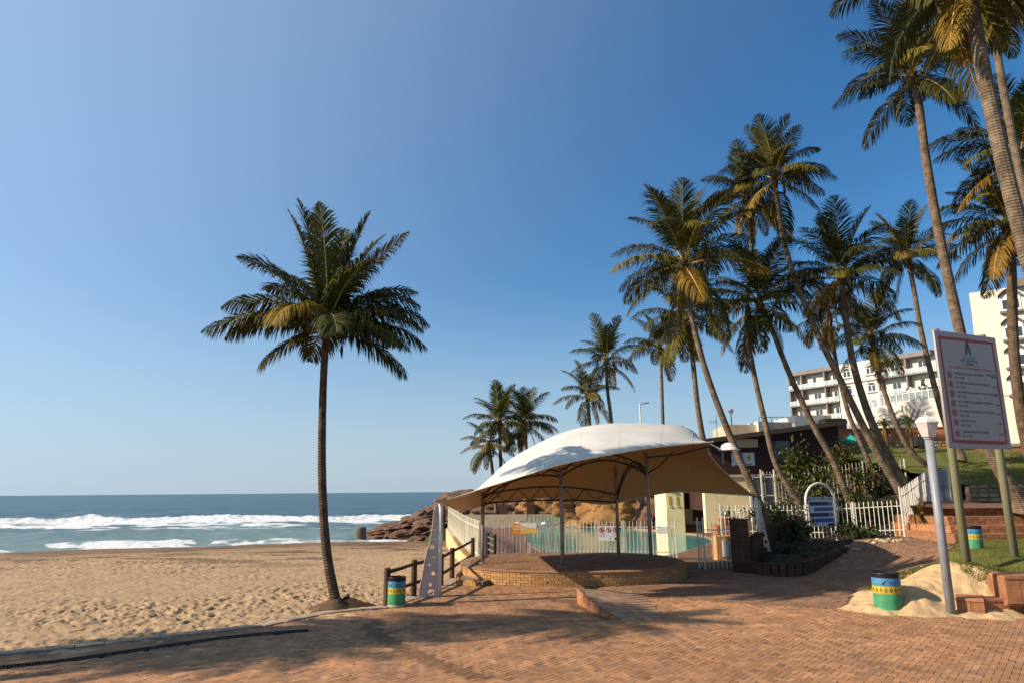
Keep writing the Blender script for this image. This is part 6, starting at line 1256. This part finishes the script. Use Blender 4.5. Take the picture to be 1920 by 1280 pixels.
# white garden wall with script
WA = D(1583, 805, 52.5); WB = D(1772, 790, 48.5); wd_ = Vector((WB.x-WA.x, WB.y-WA.y, 0)); WL = wd_.length; wd_.normalize(); gx = frame((WA.x, WA.y, 0), wd_)
gw = thing('hotel_wall', 'tall white garden wall with thin script lettering below the hotel', 'wall', (WA.x, WA.y, 5)); za_ = D(1583, 771, 52.5).z; zb_ = D(1772, 742, 48.5).z; zc_ = D(1583, 812, 52.5).z; zd_ = D(1772, 800, 48.5).z
q = MB(gx); q.add([(0, zc_-1.2, 0), (WL, zd_-1.2, 0), (WL, zb_, 0), (0, za_, 0), (0, zc_-1.2, -.4), (WL, zd_-1.2, -.4), (WL, zb_, -.4), (0, za_, -.4)], [(0,1,2,3),(5,4,7,6),(4,0,3,7),(1,5,6,2),(3,2,6,7)]); q.build('wall_body', M['wall_white'], gw)
def wl(px, py):      # photo point -> wall local coordinates
    r = ray(px, py); n = Vector((wd_.y, -wd_.x, 0)); o = Vector((WA.x, WA.y, 0)); c = Vector((0, 0, EYE)); t = (o-c).dot(n)/r.dot(n); p = c+r*t; return ((p-o).dot(wd_), p.z)
gq = gx @ Matrix.Translation((0, 0, .012))
for s, px, py, sz in (('e', 1639, 791, .85), ('ell', 1676, 784, 1.5)): u_, v_ = wl(px, py); lettering('lettering', s, sz, M['script'], gw, gq, u_, v_, shear=.45)
for pl_ in ([(1648, 780), (1655, 776), (1664, 777), (1672, 779)], [(1672, 778), (1684, 769), (1696, 769), (1684, 772), (1674, 779)], [(1634, 781), (1640, 780), (1640, 782), (1634, 782)]):
    q = MB(gq); q.tube([Vector((*wl(*p), .0)) for p in pl_], .025, 4); q.build('script_stroke', M['script'], gw)
br = thing('terrace_balustrade', 'white glazed balustrade on top of the hotel garden wall', 'balustrade', (WA.x, WA.y, za_)); N_ = 16
for i in range(N_):
    f = i/N_; f2 = (i+1)/N_; zA = za_+(zb_-za_)*f; zB = za_+(zb_-za_)*f2
    q = MB(gx); q.box(WL*f-.03, WL*f+.03, zA, zA+.62, -.25, -.19); q.build('post', M['window_white'], br)
    q = MB(gx); q.add([(WL*f, zA+.58, -.26), (WL*f2, zB+.58, -.26), (WL*f2, zB+.64, -.26), (WL*f, zA+.64, -.26), (WL*f, zA+.58, -.18), (WL*f2, zB+.58, -.18), (WL*f2, zB+.64, -.18), (WL*f, zA+.64, -.18)], [(4,5,6,7),(3,2,1,0),(7,6,2,3),(0,1,5,4)]); q.build('rail', M['window_white'], br)
    q = MB(gx); q.add([(WL*f+.06, zA+.06, -.22), (WL*f2-.06, zB+.06, -.22), (WL*f2-.06, zB+.54, -.22), (WL*f+.06, zA+.54, -.22)], [(0, 1, 2, 3)]); q.build('glass_panel', M['balustrade_glass'], br)
# white tower at the right
TY = 47.0; tw = thing('white_tower', 'white hotel tower with arched hooded windows at the right edge', 'building', (D(1815, 700, TY).x, TY, 5))
ta = D(1817, 550, TY); tdir = Vector((1, -.72, 0)).normalized(); tx0 = frame((ta.x, ta.y, 0), tdir)
def tl(px, py):
    r = ray(px, py); n = Vector((tdir.y, -tdir.x, 0)); o = Vector((ta.x, ta.y, 0)); c = Vector((0, 0, EYE)); t = (o-c).dot(n)/r.dot(n); p = c+r*t; return ((p-o).dot(tdir), p.z)
zt4 = ta.z; zk = tl(1825, 612)[1]; zl_ = tl(1880, 832)[1]; zf = tl(1890, 862)[1]; sx = tl(1828, 640)[0]
arc = [(0, zk+.5), (.0, zk+.25), (sx*.4, zk), (sx*.9, zk-.25), (sx, zk-.6)]
plate('facade', [(0, zt4), *arc, (sx, zl_), (16, zl_), (16, zt4)], [], .3, M['hotel_white'], tw, tx0 @ Matrix.Translation((0, 0, -.15)))
q = MB(tx0); q.box(sx+.02, 16, zl_, zt4-.02, -9, -.31); q.build('wall', M['hotel_white'], tw); q = MB(tx0); q.box(.02, sx+.02, zk+.5, zt4-.02, -9, -.31); q.build('upper_wall', M['hotel_white'], tw)
q = MB(tx0); q.box(sx+.3, 16, zf-4, zl_, -8, -.6); q.build('base_storey', M['wall_white'], tw); q = MB(tx0); q.box(sx-.05, 16, zl_-.12, zl_+.02, -.5, .06); q.build('string_course', M['hotel_brown'], tw)
q = MB(tx0); q.box(tl(1906, 560)[0], 16, zt4-.1, zt4+.45, -6, .4); q.build('eave', M['hotel_brown'], tw)
for i, (px, py) in enumerate(((1878, 584), (1884, 636), (1890, 687), (1895, 738))):
    u_, v_ = tl(px, py); w_ = MB(tx0); w_.box(u_, u_+1.1, v_, v_+1.1, -.0, .05); wo_ = w_.build('window', M['window_white'], tw)
    q = MB(tx0); q.box(u_+.1, u_+1.0, v_+.1, v_+.72, .05, .06); q.build('pane', M['pane'], wo_)
    aw = MB(tx0); nv = [(u_-.1+1.3*k/10, v_+.80+.42*math.sin(math.pi*k/10)) for k in range(11)]; aw.add([(x, y, .06) for x, y in nv]+[(x, y+.22, .3) for x, y in nv]+[(x, y+.22, .02) for x, y in nv], [(k, k+1, 12+k, 11+k) for k in range(10)]+[(11+k, 12+k, 23+k, 22+k) for k in range(10)]); aw.build('hood', M['hotel_brown'], wo_)
    q = MB(tx0); q.box(u_-.1, u_+1.2, v_-.2, v_-.05, 0, .28); q.build('sill', M['hotel_brown'], wo_)
    u2, v2 = u_+2.2, v_+.1; q = MB(tx0); q.box(u2, u2+4, v2-.3, v2-.1, 0, 1.2); so_ = q.build('balcony_slab', M['hotel_brown'], tw)
    for k in range(5): q = MB(tx0); q.box(u2+.8*k, u2+.8*k+.06, v2-.1, v2+.8, 1.1, 1.16); q.build('baluster', M['window_white'], so_); q = MB(tx0); q.box(u2+.8*k+.1, u2+.8*k+.74, v2-.02, v2+.72, 1.12, 1.13); q.build('glass_panel', M['balustrade_glass'], so_)
# red brick terraces below the hotel
def bwall(label, a, b, z0, z1, m, t=.5, name='terrace_wall'):
    th = thing(name, label, 'wall', (a[0], a[1], z0), 'terrace walls below the hotel'); q = MB(); q.obox(a, b, z0, z1, t); q.build('wall_body', M[m], th); d = Vector((b[0]-a[0], b[1]-a[1], 0)); L = d.length; n = int(L/1.2)
    q = MB(); e = d/L
    for i in range(n): q.obox(Vector((a[0], a[1], 0))+e*(i*L/n+.02), Vector((a[0], a[1], 0))+e*((i+1)*L/n-.02), z1, z1+.09, t+.12)
    q.build('coping', M[m], th); return th
M['brick_wall'] = mat('brick_wall', (0.40, 0.155, 0.07), (0.28, 0.10, 0.05), 1.5, 0.85, 0.5, 20, dirt=((0.17, 0.09, 0.05), 1.0, 0.6))
for mm in ('brick_wall', 'dark_brick'):
    _n = M[mm].node_tree; bt = _n.nodes.new('ShaderNodeTexBrick'); bt.inputs['Scale'].default_value = 1.0; bt.inputs['Brick Width'].default_value = .23; bt.inputs['Row Height'].default_value = .085; bt.inputs['Mortar Size'].default_value = .008
    bt.inputs['Color1'].default_value = (1.15, 1.1, 1, 1); bt.inputs['Color2'].default_value = (.7, .65, .65, 1); bt.inputs['Mortar'].default_value = (.9, 1.1, 1.2, 1)
    _mp = _n.nodes.new('ShaderNodeMapping'); _mp.inputs['Rotation'].default_value = (math.pi/2, 0, 0); _tc = [x for x in _n.nodes if x.type == 'TEX_COORD'][0]; _n.links.new(_tc.outputs['Object'], _mp.inputs[0]); _n.links.new(_mp.outputs[0], bt.inputs[0])
    _p = [x for x in _n.nodes if x.type == 'BSDF_PRINCIPLED'][0]; _s = _p.inputs['Base Color'].links[0].from_socket; _q = _n.nodes.new('ShaderNodeMix'); _q.data_type = 'RGBA'; _q.blend_type = 'MULTIPLY'; _q.inputs[0].default_value = 1
    _n.links.new(_s, _q.inputs[6]); _n.links.new(bt.outputs[0], _q.inputs[7]); _n.links.new(_q.outputs[2], _p.inputs['Base Color'])
zz = lambda py, Y, px=1700: D(px, py, Y).z
bwall('long red brick terrace wall under the white garden wall', (D(1545, 830, 50).x, 50.0), (D(1960, 830, 47).x, 47.0), 4, zz(806, 50), 'brick_wall')
bwall('lower rough brick retaining wall above the grass bank', (D(1640, 850, 46.5).x, 46.8), (D(1960, 850, 44).x, 44.0), 3.5, zz(842, 46), 'brick_wall')
rw = thing('rubble_wall', 'pale rubble stone band between the brick terraces', 'wall', (D(1650, 850, 46).x, 46.3, 4)); stones(rw, D(1668, 840, 46).x, D(1785, 840, 46).x, 46.35, zz(842, 46), zz(826, 46), .5, .22)
q = MB(); q.box(D(1668, 840, 46).x, D(1785, 840, 46).x, 46.35, 46.8, 4, zz(827, 46)); q.build('core', M['stone'], rw)
# market umbrellas on the terrace
def umb(label, px, py, Y, r, m):
    c = D(px, py, Y); t = thing('parasol', label, 'parasol', (c.x, c.y, c.z-1.8), 'parasols on the brick terrace'); q = MB(); n = 8; V = [(c.x, c.y, c.z+.45)]; 
    for k in range(n): a = 2*math.pi*k/n; V += [(c.x+r*math.cos(a), c.y+r*math.sin(a), c.z), (c.x+r*math.cos(a), c.y+r*math.sin(a), c.z-.22)]
    fs = []
    for k in range(n): a = 1+2*k; b = 1+2*((k+1) % n); fs += [(0, a, b), (a, a+1, b+1, b)]
    q.add(V, fs); q.build('canopy', M[m], t); q = MB(); q.tube([(c.x, c.y, c.z-2), (c.x, c.y, c.z+.5)], .03, 6); q.build('pole', M['white_paint'], t)
umb('faded green parasol in front of the red brick terrace wall', 1595, 826, 47.0, .75, 'green_cloth'); umb('closed black cloth parasol on the terrace right of the tall aloes', 1724, 829, 45.5, .55, 'black_cloth')
